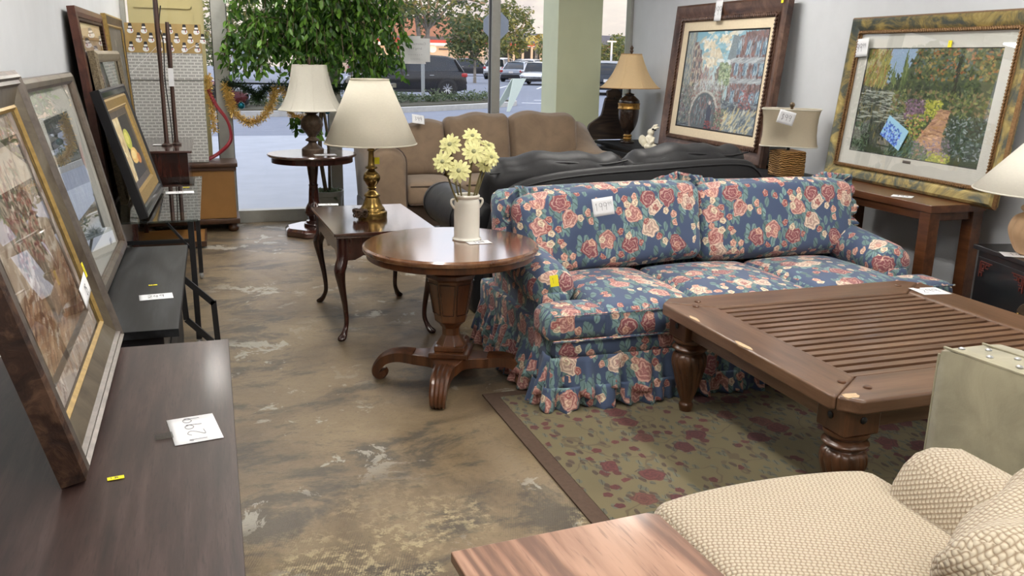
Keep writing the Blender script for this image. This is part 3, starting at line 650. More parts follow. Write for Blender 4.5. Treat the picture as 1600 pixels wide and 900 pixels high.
def seatf(ear):
    def f(p, t):
        x, y, z = p; tx, ty, tz = t
        z += (.048*(1-tx*tx)*(1-ty*ty) if tz > -.2 else 0)
        y -= .018*(1-tx*tx)*(1 if ty < -.3 else 0)*(1-abs(tz))
        return (x, y, z)
    return f
for x0, x1, ear in ((-.91, -.375, -1), (-.368, .30, 0), (.307, .91, 1)):
    mb = MB().rbox(((x0+x1)/2, -.21, .405), (x1-x0, .78, .15), .045, (16, 18, 8), seatf(0))
    if ear: mb = MB().rbox(((x0+x1)/2, -.21, .405), (x1-x0, .78, .15), .045, (16, 18, 8), seatf(0)).rbox((ear*1.02, -.47, .40), (.32, .24, .145), .05, (8, 8, 8), lambda p, t: (p.x, p.y, p.z+.012*(1-t[0]**2)))
    sc_ = obj('seat_cushion', mb, F, sf, smooth=60)
    pz = .468; xa, xb = (x0+.02, x1-.02) if not ear else ((-1.155, x1-.02) if ear < 0 else (x0+.02, 1.155))
    for zz in (.345, .466):
        obj('piping', MB().tube([(xa, -.592, zz), ((xa+xb)/2, -.606, zz+.004), (xb, -.592, zz)], .006, 6), F, sc_, smooth=60)
# arms: rolled, flaring outward
for s in (-1, 1):
    R = []
    ys = [-.30, -.295, -.27, -.22, -.1, .1, .3, .44]
    for i, y in enumerate(ys):
        k = [.25, .6, .88, 1, 1, 1, 1, 1][i]; zc = .505+.09*max(0, (y+.3)/.74); ring = []
        for j in range(20):
            a = 2*pi*j/20; ring.append((s*(1.035+.125*k*math.cos(a)), y, zc+.11*k*math.sin(a)))
        R.append(ring)
    if s < 0: R = [r[::-1] for r in R]
    a_ = MB().rings(R)
    a_.rbox((s*1.035, .06, .31), (.17, .76, .40), .05, (6, 14, 8))
    obj('arm', a_, F, sf, smooth=70)
# back cushions with ruffled edges
def ruffle(path, outdir, width, amp, freq, base_t=0.0, nv=6, thick=None, ph=0):
    """gathered strip: path points, outward directions, side direction per point"""
    mb = MB(); n = len(path); L = 0; s_ = [0]
    for i in range(1, n): L += (Vector(path[i])-Vector(path[i-1])).length; s_.append(L)
    R = []
    for j in range(nv):
        v = j/(nv-1); row = []
        for i in range(n):
            o, sd_ = outdir[i]; w_ = width[i] if isinstance(width, (list, tuple)) else width; s = s_[i]
            fold = math.sin(s*freq+ph+1.3*math.sin(s*freq*.37))+.45*math.sin(s*freq*2.3+1+ph)
            row.append(tuple(Vector(path[i])+Vector(o)*w_*v*(1+.10*math.sin(s*freq*.7+ph))+Vector(sd_)*amp*(.15+.85*v)*fold))
        R.append(row)
    return mb.rings(R, closed=False, cap0=False, cap1=False)
def ruf_obj(mb, parent, name='ruffle'):
    o = obj(name, mb, F, parent, smooth=70); s = o.modifiers.new('t', 'SOLIDIFY'); s.thickness = .003; return o
for (xc, wd, zt, rz, ry, zc) in ((-.515, 1.12, .45, .02, -.055, .695), (.545, 1.06, .45, -.03, -.01, .702)):
    def bc(p, t):
        tx, ty, tz = t; bul = (1-tx**2)**.6*(1-tz**2)**.6
        y = p.y+(ty*.045*bul); x = p.x*(1+.02*tz); z_ = p.z+.025*(1-tx*tx)*(tz > 0)-.02*abs(tx)**3*(tz > 0)
        y += .006*math.sin(9*tx+3*tz)*(1-bul)
        return (x, y, z_)
    cu_ = obj('back_cushion', MB().rbox((0, 0, 0), (wd, .17, zt), .07, (28, 6, 18), bc), F, sf, smooth=80, loc=(xc, .235, zc))
    cu_.rotation_euler = (-.22, ry, rz)
    P, O = [], []; hw_, hh_ = wd/2-.015, zt/2-.01
    segs = [(-hw_, -hh_*.6), (-hw_, hh_*.55)]
    raw = [(-hw_, -hh_*.7), (-hw_-.0, 0), (-hw_, hh_*.6), (-hw_*.93, hh_*.96), (-hw_*.6, hh_*1.03), (0, hh_*1.07), (hw_*.6, hh_*1.03), (hw_*.93, hh_*.96), (hw_, hh_*.6), (hw_, 0), (hw_, -hh_*.8)]
    cp = catmull([(a, .03, b) for a, b in raw], 26)
    for i, p in enumerate(cp):
        t_ = (cp[min(i+1, len(cp)-1)]-cp[max(i-1, 0)]).normalized(); o = Vector((-t_.z, .35-1.3*(abs(p[0]) > hw_*.9), t_.x)); P.append(tuple(p)); O.append((tuple(o.normalized()), (0, 1, .0)))
    wds = [.012+.072*max(0, (abs(p[0])/hw_-.5)/.5)**.8 for p in P]
    ruf_obj(ruffle(P, O, wds, .017, 74), cu_)
# skirt in two gathered tiers
base = catmull([(-W2-.0, .55, 0), (-W2, .2, 0), (-W2, -.3, 0), (-W2+.005, -.53, 0), (-W2+.05, -.575, 0), (-.6, -.58, 0), (0, -.58, 0), (.6, -.58, 0), (W2-.05, -.575, 0), (W2-.005, -.53, 0), (W2, -.3, 0), (W2, .2, 0), (W2, .55, 0)], 44)
for nm, z0, wd, fl, amp, fr_, ph, off in (('skirt_upper_tier', .262, .17, .20, .030, 36, 0, .005), ('skirt_lower_tier', .125, .112, .10, .030, 44, 2, .034)):
    P, O = [], []
    for i, p in enumerate(base):
        t_ = (base[min(i+1, len(base)-1)]-base[max(i-1, 0)]).normalized(); o = Vector((t_.y, -t_.x, 0)); P.append((p.x+o.x*off, p.y+o.y*off, z0)); O.append((tuple(Vector((o.x*fl, o.y*fl, -1))), tuple(o)))
    ruf_obj(ruffle(P, O, wd, amp, fr_, nv=8, ph=ph), sf, nm)
# ---------------------------------------------------------------- round pedestal table
rt = thing('pedestal_table', 'round walnut table on a carved pedestal holding the white flower crock', 'table', (1.07, 4.07, 0), math.radians(-114))
obj('tabletop', MB().lathe([(.001, .688), (.418, .688), (.428, .692), (.432, .702), (.430, .712), (.42, .72), (.001, .72)], 96, cap=False), M['walnut'], rt, smooth=35)
obj('rim_band', MB().lathe([(.30, .655), (.405, .655), (.412, .66), (.412, .688), (.30, .688), (.30, .655)], 96, cap=False), M['walnutZ'], rt, smooth=35)
obj('column', MB().ngon([(.15, .655), (.15, .64), (.085, .63), (.078, .60), (.125, .575), (.128, .555), (.118, .545), (.082, .33), (.06, .312), (.046, .29), (.046, .255), (.066, .225), (.078, .205)], 8, pi/8), M['walnutZ'], rt, bevel=.004)
obj('plinth', MB().box(-.075, .075, -.075, .075, .178, .206).box(-.10, .10, -.10, .10, .15, .178), M['walnutZ'], rt, bevel=.006)
pb = MB()
for k in range(8):   # raised panels on the column
    a = pi/8+2*pi*k/8+pi/8; 
    for w0, w1, z0, z1, t_ in ((.026, .038, .37, .53, .0),):
        def pt(s, zz):
            r = (.082+(.118-.082)*(zz-.33)/.215)*math.cos(pi/8)+.003
            return (r*math.cos(a)-s*math.sin(a), r*math.sin(a)+s*math.cos(a), zz)
        for (s0, za), (s1, zb) in (((-w0, z0), (w0, z0)), ((w0, z0), (w1, z1)), ((w1, z1), (-w1, z1)), ((-w1, z1), (-w0, z0))):
            pb.bar(pt(s0, za), pt(s1, zb), .003, .003)
obj('panel_inlay', pb, M['cherryZ'], rt, smooth=0)
bp = []
for k in range(48):
    a = 2*pi*k/48; c4 = abs(math.cos(2*a)); r = .125+.115*c4**3; bp.append((r*math.cos(a), r*math.sin(a)))
obj('base_platform', MB().prism(bp, .095, .15), M['walnutZ'], rt, bevel=.006)
lp = MB(); path = catmull([(.19, 0, .128), (.27, 0, .132), (.335, 0, .112), (.375, 0, .07), (.385, 0, .035), (.367, 0, .016), (.345, 0, .028), (.352, 0, .045)], 6)
for i in range(len(path)-1): pass
R = []
for i, p in enumerate(path):
    t_ = (path[min(i+1, len(path)-1)]-path[max(i-1, 0)]).normalized(); nrm = Vector((-t_.z, 0, t_.x)); f = i/(len(path)-1)
    hw_ = .05*(1-f*.45); th = .030*(1-f*.55); ring = []
    for dy, dn in ((-1, -1), (-1, .7), (-.75, 1.0), (-.5, .75), (-.25, 1.1), (0, .8), (.25, 1.1), (.5, .75), (.75, 1.0), (1, .7), (1, -1)):
        ring.append(tuple(p+Vector((0, dy*hw_, 0))+nrm*dn*th))
    R.append(ring)
lp.rings(R)
for k in range(4):
    o = obj('leg', lp, M['walnutZ'], rt, smooth=40); o.rotation_euler = (0, 0, k*pi/2)
# ---------------------------------------------------------------- cherry end table with cabriole legs
et = thing('end_table', 'dark cherry end table with four curved cabriole legs and a glossy top', 'table', (.885, 5.31, 0), math.radians(1.5))
hx, hy = .30, .47
obj('tabletop', MB().rbox((0, 0, .63), (2*hx, 2*hy, .022), .004, (2, 2, 2)).rbox((0, 0, .612), (2*hx-.025, 2*hy-.025, .016), .004, (2, 2, 2)), M['cherry'], et, bevel=.003)
for s in (-1, 1):
    sc1 = [(-hx+.06, .475), (-hx+.12, .475), (-hx+.17, .50), (0, .485), (hx-.17, .50), (hx-.12, .475), (hx-.06, .475)]
    sy1 = [(-hy+.07, .475), (-hy+.13, .475), (-hy+.18, .51), (-.05, .50), (0, .475), (.05, .50), (hy-.18, .51), (hy-.13, .475), (hy-.07, .475)]
    pa = [(x, z) for x, z in sc1]+[(hx-.06, .604), (-hx+.06, .604)]
    obj('apron', MB().prism(pa, -.01, .01, f=lambda x, z, t: (x, s*(hy-.045)-t, z)), M['cherryZ'], et, bevel=.003)
    pa = [(y, z) for y, z in sy1]+[(hy-.07, .604), (-hy+.07, .604)]
    obj('apron', MB().prism(pa, -.01, .01, f=lambda y, z, t: (s*(hx-.04)+t, y, z)), M['cherryZ'], et, bevel=.003)
prof = catmull([(.0, .604, 0), (.0, .50, 0), (.016, .44, 0), (.022, .40, 0), (.012, .32, 0), (-.006, .20, 0), (-.012, .10, 0), (.004, .045, 0), (.022, .018, 0), (.026, .004, 0)], 5)
rad = [p.x for p in catmull([(.032, 0, 0), (.033, 0, 0), (.036, 0, 0), (.031, 0, 0), (.022, 0, 0), (.016, 0, 0), (.014, 0, 0), (.017, 0, 0), (.026, 0, 0), (.020, 0, 0)], 5)]
for sx in (-1, 1):
    for sy in (-1, 1):
        R = [[(sx*(hx-.055+p.x)+r*math.cos(a), sy*(hy-.06+p.x)+r*math.sin(a), p.y) for a in [2*pi*k/14 for k in range(14)]] for p, r in zip(prof, rad)]
        R = [r_[::-1] for r_ in R]
        obj('leg', MB().rings(R), M['cherryZ'], et, smooth=60)
# ---------------------------------------------------------------- lamps
M['shade'] = Mat('cream_linen_shade', color=lin((226, 218, 200)), rough=.8, sheen=.2)
def shademat(name, c, rough=.8):
    m = Mat(name, rough=rough); nz = m.noise(m.map(m.tc.outputs['Object'], (60, 60, 160)), 1, 3)
    col = m.ramp(nz, [(.3, tuple(x*.93 for x in c)), (.7, c)]); m.set('color', col)
    tr = m.n('BsdfTranslucent', {0: c}); mx = m.n('MixShader', {0: .3, 1: m.b.outputs[0], 2: tr}); m.put(m.out.inputs[0], mx); return m.m
M['shade'] = shademat('cream_lamp_shade', lin((236, 230, 214))); M['shade_silk'] = shademat('off_white_silk_shade', lin((236, 232, 220)))
M['shade_tan'] = shademat('tan_silk_shade', lin((232, 205, 160))); M['shade_linen'] = shademat('oatmeal_linen_shade', lin((206, 194, 170)))
M['brass'] = plain('antique_brass', lin((128, 104, 58)), .27, .2, 14, metal=.95)
M['bronze'] = plain('carved_bronze', lin((84, 68, 54)), .5, .35, 40, .4, metal=.3)
M['gilt'] = plain('old_gilt', lin((176, 136, 72)), .35, .25, 50, .2, metal=.7)
M['cord'] = plain('brown_lamp_cord', lin((70, 50, 34)), .5)
def shell(mb_fn, name, mat, parent, th=.003, **k):
    o = obj(name, mb_fn, mat, parent, smooth=60, **k); s = o.modifiers.new('t', 'SOLIDIFY'); s.thickness = th; return o
def shade_obj(prof, parent, mat, n=64, mod=None, trimm=None, z=0):
    mb = MB().lathe(prof, n, mod=mod, cap=False); o = shell(mb, 'lamp_shade', mat, parent, loc=(0, 0, z))
    for r, zz in (prof[0], prof[-1]):
        tb = MB()
        pts = [(mod(r, zz, a) if mod else r, a) for a in [2*pi*i/n for i in range(n+1)]]
        tb.tube([(q*math.cos(a), q*math.sin(a), zz) for q, a in pts], .004, 6)
        obj('shade_trim', tb, trimm or mat, o, smooth=60)
    zt = prof[-1][1]; sp = MB().lathe([(.012, zt-.012), (.012, zt)], 10)
    for k in range(3):
        a = 2*pi*k/3; sp.bar((0, 0, zt-.006), (prof[-1][0]*math.cos(a), prof[-1][0]*math.sin(a), zt-.006), .004)
    obj('spider', sp, M['brass'], o); return o
def ribs(k_, mat, parent, prof, mod, n):
    mb = MB()
    for i in range(n):
        a = 2*pi*i/n; mb.tube([((mod(r, z, a) if mod else r)*math.cos(a)*1.004, (mod(r, z, a) if mod else r)*math.sin(a)*1.004, z) for r, z in prof], .0028, 5)
    return obj('seam_piping', mb, mat, parent, smooth=60)
# brass lamp
bl = thing('table_lamp', 'brass table lamp with a plain cream cone shade on the cherry end table', 'lamp', (.895, 5.30, .641))
obj('base', MB().lathe(sm([(.088, 0), (.09, .018), (.088, .038), (.078, .044), (.074, .058), (.06, .078), (.046, .115), (.042, .128), (.05, .134), (.046, .145), (.024, .165), (.022, .176), (.032, .184), (.024, .192), (.03, .20), (.050, .232), (.052, .252), (.044, .272), (.026, .288), (.02, .296), (.036, .302), (.034, .312), (.022, .32), (.016, .40), (.024, .408), (.022, .416), (.014, .424), (.022, .44), (.016, .455), (.012, .47), (.010, .56)], 3), 40), M['brass'], bl, smooth=45)
shade_obj([(.276, .0), (.114, .375)], bl, M['shade'], z=.452)
cm = MB()
for k in range(4):
    pts = []
    for j in range(26):
        a = j*.8+k; pts.append((-.085+.035*math.cos(a)*(1+.2*math.sin(j*1.7+k)), -.06+.03*math.sin(a*.9+k), .012+.05*abs(math.sin(a*.55+k))))
    cm.tube(catmull(pts, 3), .004, 6)
obj('cord', cm, M['cord'], bl, smooth=60)
obj('yellow_tag', MB().box(.014, .044, -.034, -.032, .33, .37), Mat('yellow_paper', color=lin((232, 220, 30)), rough=.6).m, bl)
# ---------------------------------------------------------------- back round table with bell shade lamp
bt = thing('pedestal_table', 'small round dark table on an octagonal base by the window', 'table', (.835, 8.12, 0))
obj('tabletop', MB().lathe([(.001, .715), (.385, .715), (.395, .722), (.398, .73), (.392, .74), (.001, .74)], 72, cap=False), M['cherry'], bt, smooth=35)
obj('apron_ring', MB().lathe([(.33, .665), (.362, .665), (.362, .715), (.33, .715), (.33, .665)], 72, cap=False), M['cherryZ'], bt, smooth=35)
obj('pedestal', MB().lathe(sm([(.12, .66), (.06, .64), (.046, .56), (.036, .47), (.045, .455), (.04, .44), (.044, .40), (.05, .30), (.065, .27), (.082, .23), (.083, .19), (.062, .155), (.05, .13), (.075, .125), (.078, .105), (.095, .1), (.1, .075)], 3), 36), M['cherryZ'], bt, smooth=50)
obj('octagonal_base', MB().ngon([(.27, 0), (.285, .01), (.285, .05), (.255, .075)], 8, pi/8), M['cherry'], bt, bevel=.004)
l2 = thing('table_lamp', 'carved bronze urn lamp with an off white panelled bell shade on the round window table', 'lamp', (.845, 8.14, .74))
def carv(r, z, a): return r*(1+.03*math.sin(a*9+z*60)*(1 if .12 < z < .27 else .3))
obj('base', MB().lathe(sm([(.098, 0), (.098, .035), (.085, .05), (.05, .075), (.035, .10), (.06, .112), (.058, .125), (.034, .145), (.055, .175), (.085, .215), (.098, .26), (.088, .30), (.062, .33), (.04, .345), (.06, .36), (.066, .372), (.03, .39), (.012, .42), (.01, .80)], 4), 48, mod=carv), M['bronze'], l2, smooth=60)
def scal(n, d, z1): return lambda r, z, a: r*(1-d*(1-abs(math.cos(a*n/2)))**1)
pf = sm([(.29, 0), (.262, .03), (.215, .12), (.178, .24), (.158, .35), (.15, .39)], 4)
so = shade_obj(pf, l2, M['shade_silk'], 80, lambda r, z, a: r*(1-.035*(1-abs(math.cos(a*4))**.8)), z=.385); ribs(0, M['shade_silk'], so, pf, None, 8)
obj('finial', MB().lathe(sm([(.012, 0), (.016, .02), (.01, .035), (.004, .05)], 3), 12), M['bronze'], l2, loc=(0, 0, .795))
# ---------------------------------------------------------------- ficus in a pot
M['leaf_ficus'] = leafmat('ficus_leaves', lin((34, 62, 24)), lin((62, 102, 36)), lin((116, 158, 60)), .35, .35)
M['potgrey'] = plain('grey_plastic_pot', lin((150, 152, 142)), .5, .06)
fi = thing('ficus_tree', 'tall leafy green ficus in a grey pot in front of the window', 'potted plant', (1.01, 8.60, 0))
obj('pot', MB().lathe([(.11, 0), (.155, .28), (.163, .285), (.165, .33), (.153, .33), (.148, .27), (.001, .262)], 40, cap=False), M['potgrey'], fi, smooth=35)
mo = MB(); leaves(mo, [(rng.uniform(-.11, .11), rng.uniform(-.11, .11), .30) for _ in range(24)], .06, 8, .015, droop=-.3)
obj('moss', mo, M['leaf_shrub'], fi, smooth=0)
tr = MB(); tr.tube(catmull([(0, 0, .25), (-.05, -.02, .7), (-.02, 0, 1.1), (.05, -.05, 1.5), (.03, -.02, 2.1)], 6), .02, 8)
tr.tube(catmull([(.03, .02, .25), (.03, 0, .8), (-.04, -.05, 1.3), (-.15, -.05, 1.9)], 6), .014, 8)
tw = []
for k in range(270):
    a = rng.uniform(0, 2*pi); rr = math.sqrt(rng.uniform(0, 1)); z0 = rng.uniform(1.66, 2.6)
    ex, ey = math.cos(a)*rr*.76-.06, -abs(math.sin(a))*rr*.42+.02
    zz = z0-.28*abs(ex)**1.2; st0 = Vector((ex*.25, ey*.3, zz-.12)); en = Vector((ex, ey, zz-.06)); tip = en+Vector((ex*.18, ey*.2-.02, -.20-.1*rng.random()))
    if en.x < -.78 or tip.y > .2 or tip.z < 1.40: continue
    tw.append((st0, en, tip))
for _ in range(12): e = Vector((rng.uniform(-.35, .60), -.15, rng.uniform(1.38, 1.5))); tw.append((e*.6+Vector((0, 0, .7)), e+Vector((0, 0, .1)), e+Vector((0, 0, -.10))))
for e in ((-.28, -.2, .93), (-.1, -.2, .88), (.25, -.1, .95)): tw.append((Vector((0, 0, .8)), Vector(e)+Vector((0, 0, .1)), Vector(e)))
lm_ = MB()
for st0, en, tip in tw:
    path = catmull([st0, en, tip], 9); tr.tube(path[::3], .0035, 4)
    for p in path[3:]:
        for _ in range(2):
            d = Vector((rng.normal(0, .6), rng.normal(0, .6), -1+rng.normal(0, .4))).normalized(); s = d.cross(Vector((rng.normal(), rng.normal(), rng.normal()*.3))).normalized()
            L = rng.uniform(.055, .088); Wd = L*.24; q = p+Vector((rng.normal(0, .02), rng.normal(0, .02), rng.normal(0, .015))); nn = d.cross(s)*Wd*.5
            if q.y+d.y*L > .19: continue
            a0, a1, a2, a3, a4, a5 = q, q+d*L*.35+s*Wd+nn, q+d*L*.75+s*Wd*.7+nn*.6, q+d*L, q+d*L*.75-s*Wd*.7+nn*.6, q+d*L*.35-s*Wd+nn; c1, c2 = q+d*L*.35, q+d*L*.75
            lm_.add([a0, a1, a2, a3, a4, a5, c1, c2], [(0, 1, 6), (1, 2, 7, 6), (2, 3, 7), (3, 4, 7), (4, 5, 6, 7), (5, 0, 6)])
obj('trunk', tr, plain('ficus_bark', lin((96, 84, 66)), .85, .25, 30, .3), fi, smooth=60)
obj('foliage', lm_, M['leaf_ficus'], fi, smooth=180)
# ---------------------------------------------------------------- tan sofa by the window
def suede(name, c, scale=5, rough=.9):
    m = Mat(name, rough=rough, sheen=.25); nz = m.noise(m.tc.outputs['Object'], scale, 5, .6, .6); f = m.noise(m.tc.outputs['Object'], 160, 2)
    m.set('color', m.ramp(nz, [(.32, tuple(x*.82 for x in c)), (.5, c), (.7, tuple(min(1, x*1.15) for x in c))])); m.bump(m.ma('ADD', nz, m.ma('MULTIPLY', f, .15)), .25, .01); return m.m
M['tan'] = suede('tan_microsuede', lin((128, 108, 88))); M['tandark'] = suede('shaded_base_and_piping_suede', lin((70, 54, 44)))
ts = thing('tan_sofa', 'tan microsuede sofa with scooped arms facing us in front of the window', 'sofa', (2.50, 8.08, 0))
T_ = M['tan']; W3 = 1.24
obj('base', MB().rbox((0, .02, .20), (2*W3-.04, .86, .20), .03, (4, 4, 4)), M['tandark'], ts)  # dark cloth colour stands in for the shadow below the cushions
obj('back_frame', MB().rbox((0, .40, .52), (2*W3-.1, .2, .74), .08, (16, 5, 8)), T_, ts)
for i, (x0, x1) in enumerate(((-.90, -.39), (-.385, .265), (.27, .94))):
    xs = x0 if i else -.90
    c_ = obj('seat_cushion', MB().rbox(((xs+x1)/2, -.14, .40), (x1-xs, .66, .20), .06, (12, 12, 8), lambda p, t: (p.x, p.y-.02*(1-t[0]**2)*(t[1] < 0), p.z+.03*(1-t[0]**2)*(1-t[1]**2)*(t[2] > 0))), T_, ts, smooth=70)
    for zz in (.318, .482): obj('piping', MB().tube([(xs+.03, -.468, zz), ((xs+x1)/2, -.487, zz+.003), (x1-.03, -.468, zz)], .006, 6), M['tandark'], c_, smooth=60)
for i, (x0, x1, ht) in enumerate(((-.93, -.385, .55), (-.39, .275, .61), (.26, .99, .62))):
    def bcf(p, t, i=i):
        b = (1-t[0]**2)**.5*(1-t[2]**2)**.5 if abs(t[0]) < 1 and abs(t[2]) < 1 else 0
        wr = .010*math.sin(11*t[0]+5*t[2]+i)*(abs(t[0])**3)
        return (p.x*(1+.02*t[2]), p.y+t[1]*.06*b+wr, p.z+.02*math.sin(2.5*t[0]+i)*(t[2] > .3)+.012*math.sin(7*t[0]+2*i)*(t[2] > .6))
    c_ = obj('back_cushion', MB().rbox((0, 0, 0), (x1-x0, .22, ht), .09, (18, 8, 14), bcf), T_, ts, smooth=80, loc=((x0+x1)/2, .22, .46+ht/2)); c_.rotation_euler = (-.2, 0, 0)
for s in (-1, 1):
    R = []; prm = [(-.47, .80, .1), (-.46, .835, .55), (-.43, .85, .85), (-.35, .855, 1), (-.1, .85, 1), (.15, .88, 1), (.32, .94, 1), (.44, 1.0, 1), (.49, .98, .8)]
    if s > 0: prm = [(y, z-.10+max(0, (y+.1))*.16, k) for y, z, k in prm]
    for y, zt, k in prm:
        ring = []; ci, co_ = .90, 1.235
        xm = (ci+co_)/2; hw_ = (co_-ci)/2
        for a in np.linspace(0, pi, 11): ring.append((s*(xm+hw_*math.cos(a)*(.75+.25*k)), y, zt-.15+.15*math.sin(a)*k))
        ring += [(s*ci, y, .13), (s*(co_-.05), y, .13)][::1]
        if s > 0: ring = ring[::-1]
        R.append(ring)
    ar = obj('arm', MB().rings(R), T_, ts, smooth=70)
    zt = prm[3][1]; pts = [(s*(1.068+.17*math.cos(a)), -.452, zt-.16+.15*math.sin(a)) for a in np.linspace(0, pi, 11)]
    obj('piping', MB().tube([(s*1.236, -.452, .16)]+pts+[(s*.90, -.452, .3)], .006, 6), M['tandark'], ar, smooth=60)
# ---------------------------------------------------------------- black leather sofa, back to us
def leather():
    m = Mat('black_leather', rough=.36, color=(.018, .018, .020)); nz = m.noise(m.tc.outputs['Object'], 8, 4, .6, .4); v = m.n('TexVoronoi', {'Vector': m.tc.outputs['Object'], 'Scale': 220}, feature='DISTANCE_TO_EDGE')
    m.set('rough', m.ma('MULTIPLY_ADD', nz, .25, .36)); m.set('spec', .32); m.bump(m.ma('ADD', nz, m.ma('MULTIPLY', v, .5)), .3, .006); return m.m
M['leather'] = leather()
ls = thing('leather_sofa', 'black leather sofa with rolled arms standing back to back with the floral sofa', 'sofa', (2.55, 5.55, 0))
obj('base', MB().rbox((0, .05, .25), (1.95, .85, .30), .04, (4, 4, 4)), M['leather'], ls)
for x in (-.85, .85):
    for y in (-.38, .42): obj('foot', MB().lathe([(.03, 0), (.035, .105)], 12, c=(x, y, 0)), M['blackmetal'], ls)
topz = catmull([(-.98, .60, 0), (-.93, .76, 0), (-.80, .865, 0), (-.60, .915, 0), (-.3, .945, 0), (.1, .965, 0), (.5, .985, 0), (.74, .985, 0), (.86, .955, 0), (.95, .84, 0), (.99, .62, 0)], 5)
R = []
for p in topz:
    x, zt = p.x, p.y
    ring = [(x, -.46, .10), (x, -.52, .3), (x, -.545, zt-.05), (x, -.53, zt-.012), (x, -.50, zt), (x, -.46, zt-.01), (x, -.43, zt-.06), (x, -.38, .3), (x, -.38, .10)]
    R.append(ring)
bf = obj('back_frame', MB().rings(R), M['leather'], ls, smooth=70)
obj('piping', MB().tube([(p.x, -.543, p.y-.035) for p in topz], .007, 7), M['leather'], bf, smooth=60)
for x0, x1, zt in ((-.95, .02, 1.0), (.04, .93, 1.04)):
    def lf(p, t):
        b = max(0, 1-t[0]**2)**.5*max(0, 1-t[2]**2)**.5
        return (p.x, p.y+t[1]*.05*b, p.z+(.035*(t[0]*.8)+.02*math.sin(4*t[0]+2))*(t[2] > 0)+.01*math.sin(13*t[0]+4*t[2])*(t[2] > .4))
    c_ = obj('back_cushion', MB().rbox((0, 0, 0), (x1-x0, .26, .50), .10, (20, 8, 12), lf), M['leather'], ls, smooth=80, loc=((x0+x1)/2, -.21, zt-.245)); c_.rotation_euler = (.16, 0, 0)
    obj('piping', MB().tube([((x1-x0)/2*t*.97, -.115, .215+.035*t*.8+.02*math.sin(4*t+2)) for t in np.linspace(-1, 1, 14)], .006, 6), M['leather'], c_, smooth=60)
    obj('seat_cushion', MB().rbox(((x0+x1)/2, .18, .45), (x1-x0, .62, .18), .06, (10, 10, 6)), M['leather'], ls, smooth=70)
for s in (-1, 1):
    R = []
    for y, k in ((-.38, .75), (-.34, .95), (-.2, 1), (.2, 1), (.55, 1), (.585, .97), (.60, .86)):
        R.append([(s*(1.0+.15*k*math.cos(a)), y, .59+.145*k*math.sin(a)) for a in [2*pi*j/24 for j in range(24)]])
    if s > 0: pass
    else: R = [r[::-1] for r in R]
    am = MB().rings(R); am.rbox((s*.96, .1, .26), (.16, .92, .52), .03, (4, 8, 6)); ao = obj('arm', am, M['leather'], ls, smooth=70)
    for y in (-.2, .52): obj('piping', MB().tube([(s*(1.0+.152*math.cos(a)), y, .59+.147*math.sin(a)) for a in [2*pi*j/24 for j in range(25)]], .004, 6), M['leather'], ao, smooth=60)
# things on the seats between the sofas
cb = thing('red_candle', 'small red glass candle holder just showing over the black sofa cushions', 'candle', (2.607, 6.6, .70))
obj('stand', MB().lathe([(.05, -.70), (.05, -.69), (.012, -.67), (.012, -.02), (.05, -.01), (.05, 0)], 20), M['blackmetal'], cb); obj('holder', MB().lathe([(.036, .001), (.045, .03), (.045, .11), (.04, .12), (.038, .04), (.001, .04)], 24, cap=False), Mat('red_glass', color=(.5, .05, .03), rough=.2).m, cb, smooth=50)
# ---------------------------------------------------------------- console table, right wall
co = thing('console_table', 'brown wooden console table under the garden painting against the right wall', 'console table', (3.815, 3.86, 0))
obj('tabletop', MB().box(0, .40, 0, 1.08, .795, .84), M['console'], co, bevel=.004)
obj('apron', MB().box(.02, .38, .03, 1.05, .745, .795), M['console'], co, bevel=.003)
for x in (.005, .32):
    for y in (.01, .99): obj('leg', MB().box(x, x+.075, y, y+.08, 0, .795), M['console'], co, bevel=.004)
# ---------------------------------------------------------------- black sideboards along the right wall
for (y0, y1, lab) in ((5.25, 6.72, 'long black sideboard carrying the basket lamp behind the leather sofa'), (6.74, 8.5, 'black sideboard in the corner carrying the urn lamp and the rabbit figurine')):
    sb = thing('sideboard', lab, 'sideboard', (3.80, y0, 0))
    L_ = y1-y0; obj('top', MB().box(-.01, .50, 0, L_, .76, .79), M['blackwood'], sb, bevel=.004); obj('body', MB().box(.01, .49, .02, L_-.02, .08, .76), M['blackpaint'], sb, bevel=.003)
    for k in range(3):
        d_ = obj('door', MB().box(-.006, .01, .03+k*(L_-.06)/3, .02+(k+1)*(L_-.06)/3, .12, .73), M['blackwood'], sb, bevel=.003); obj('knob', MB().sph((-.018, .05+(k+.5)*(L_-.06)/3, .5), .012, 8), M['brass'], d_)
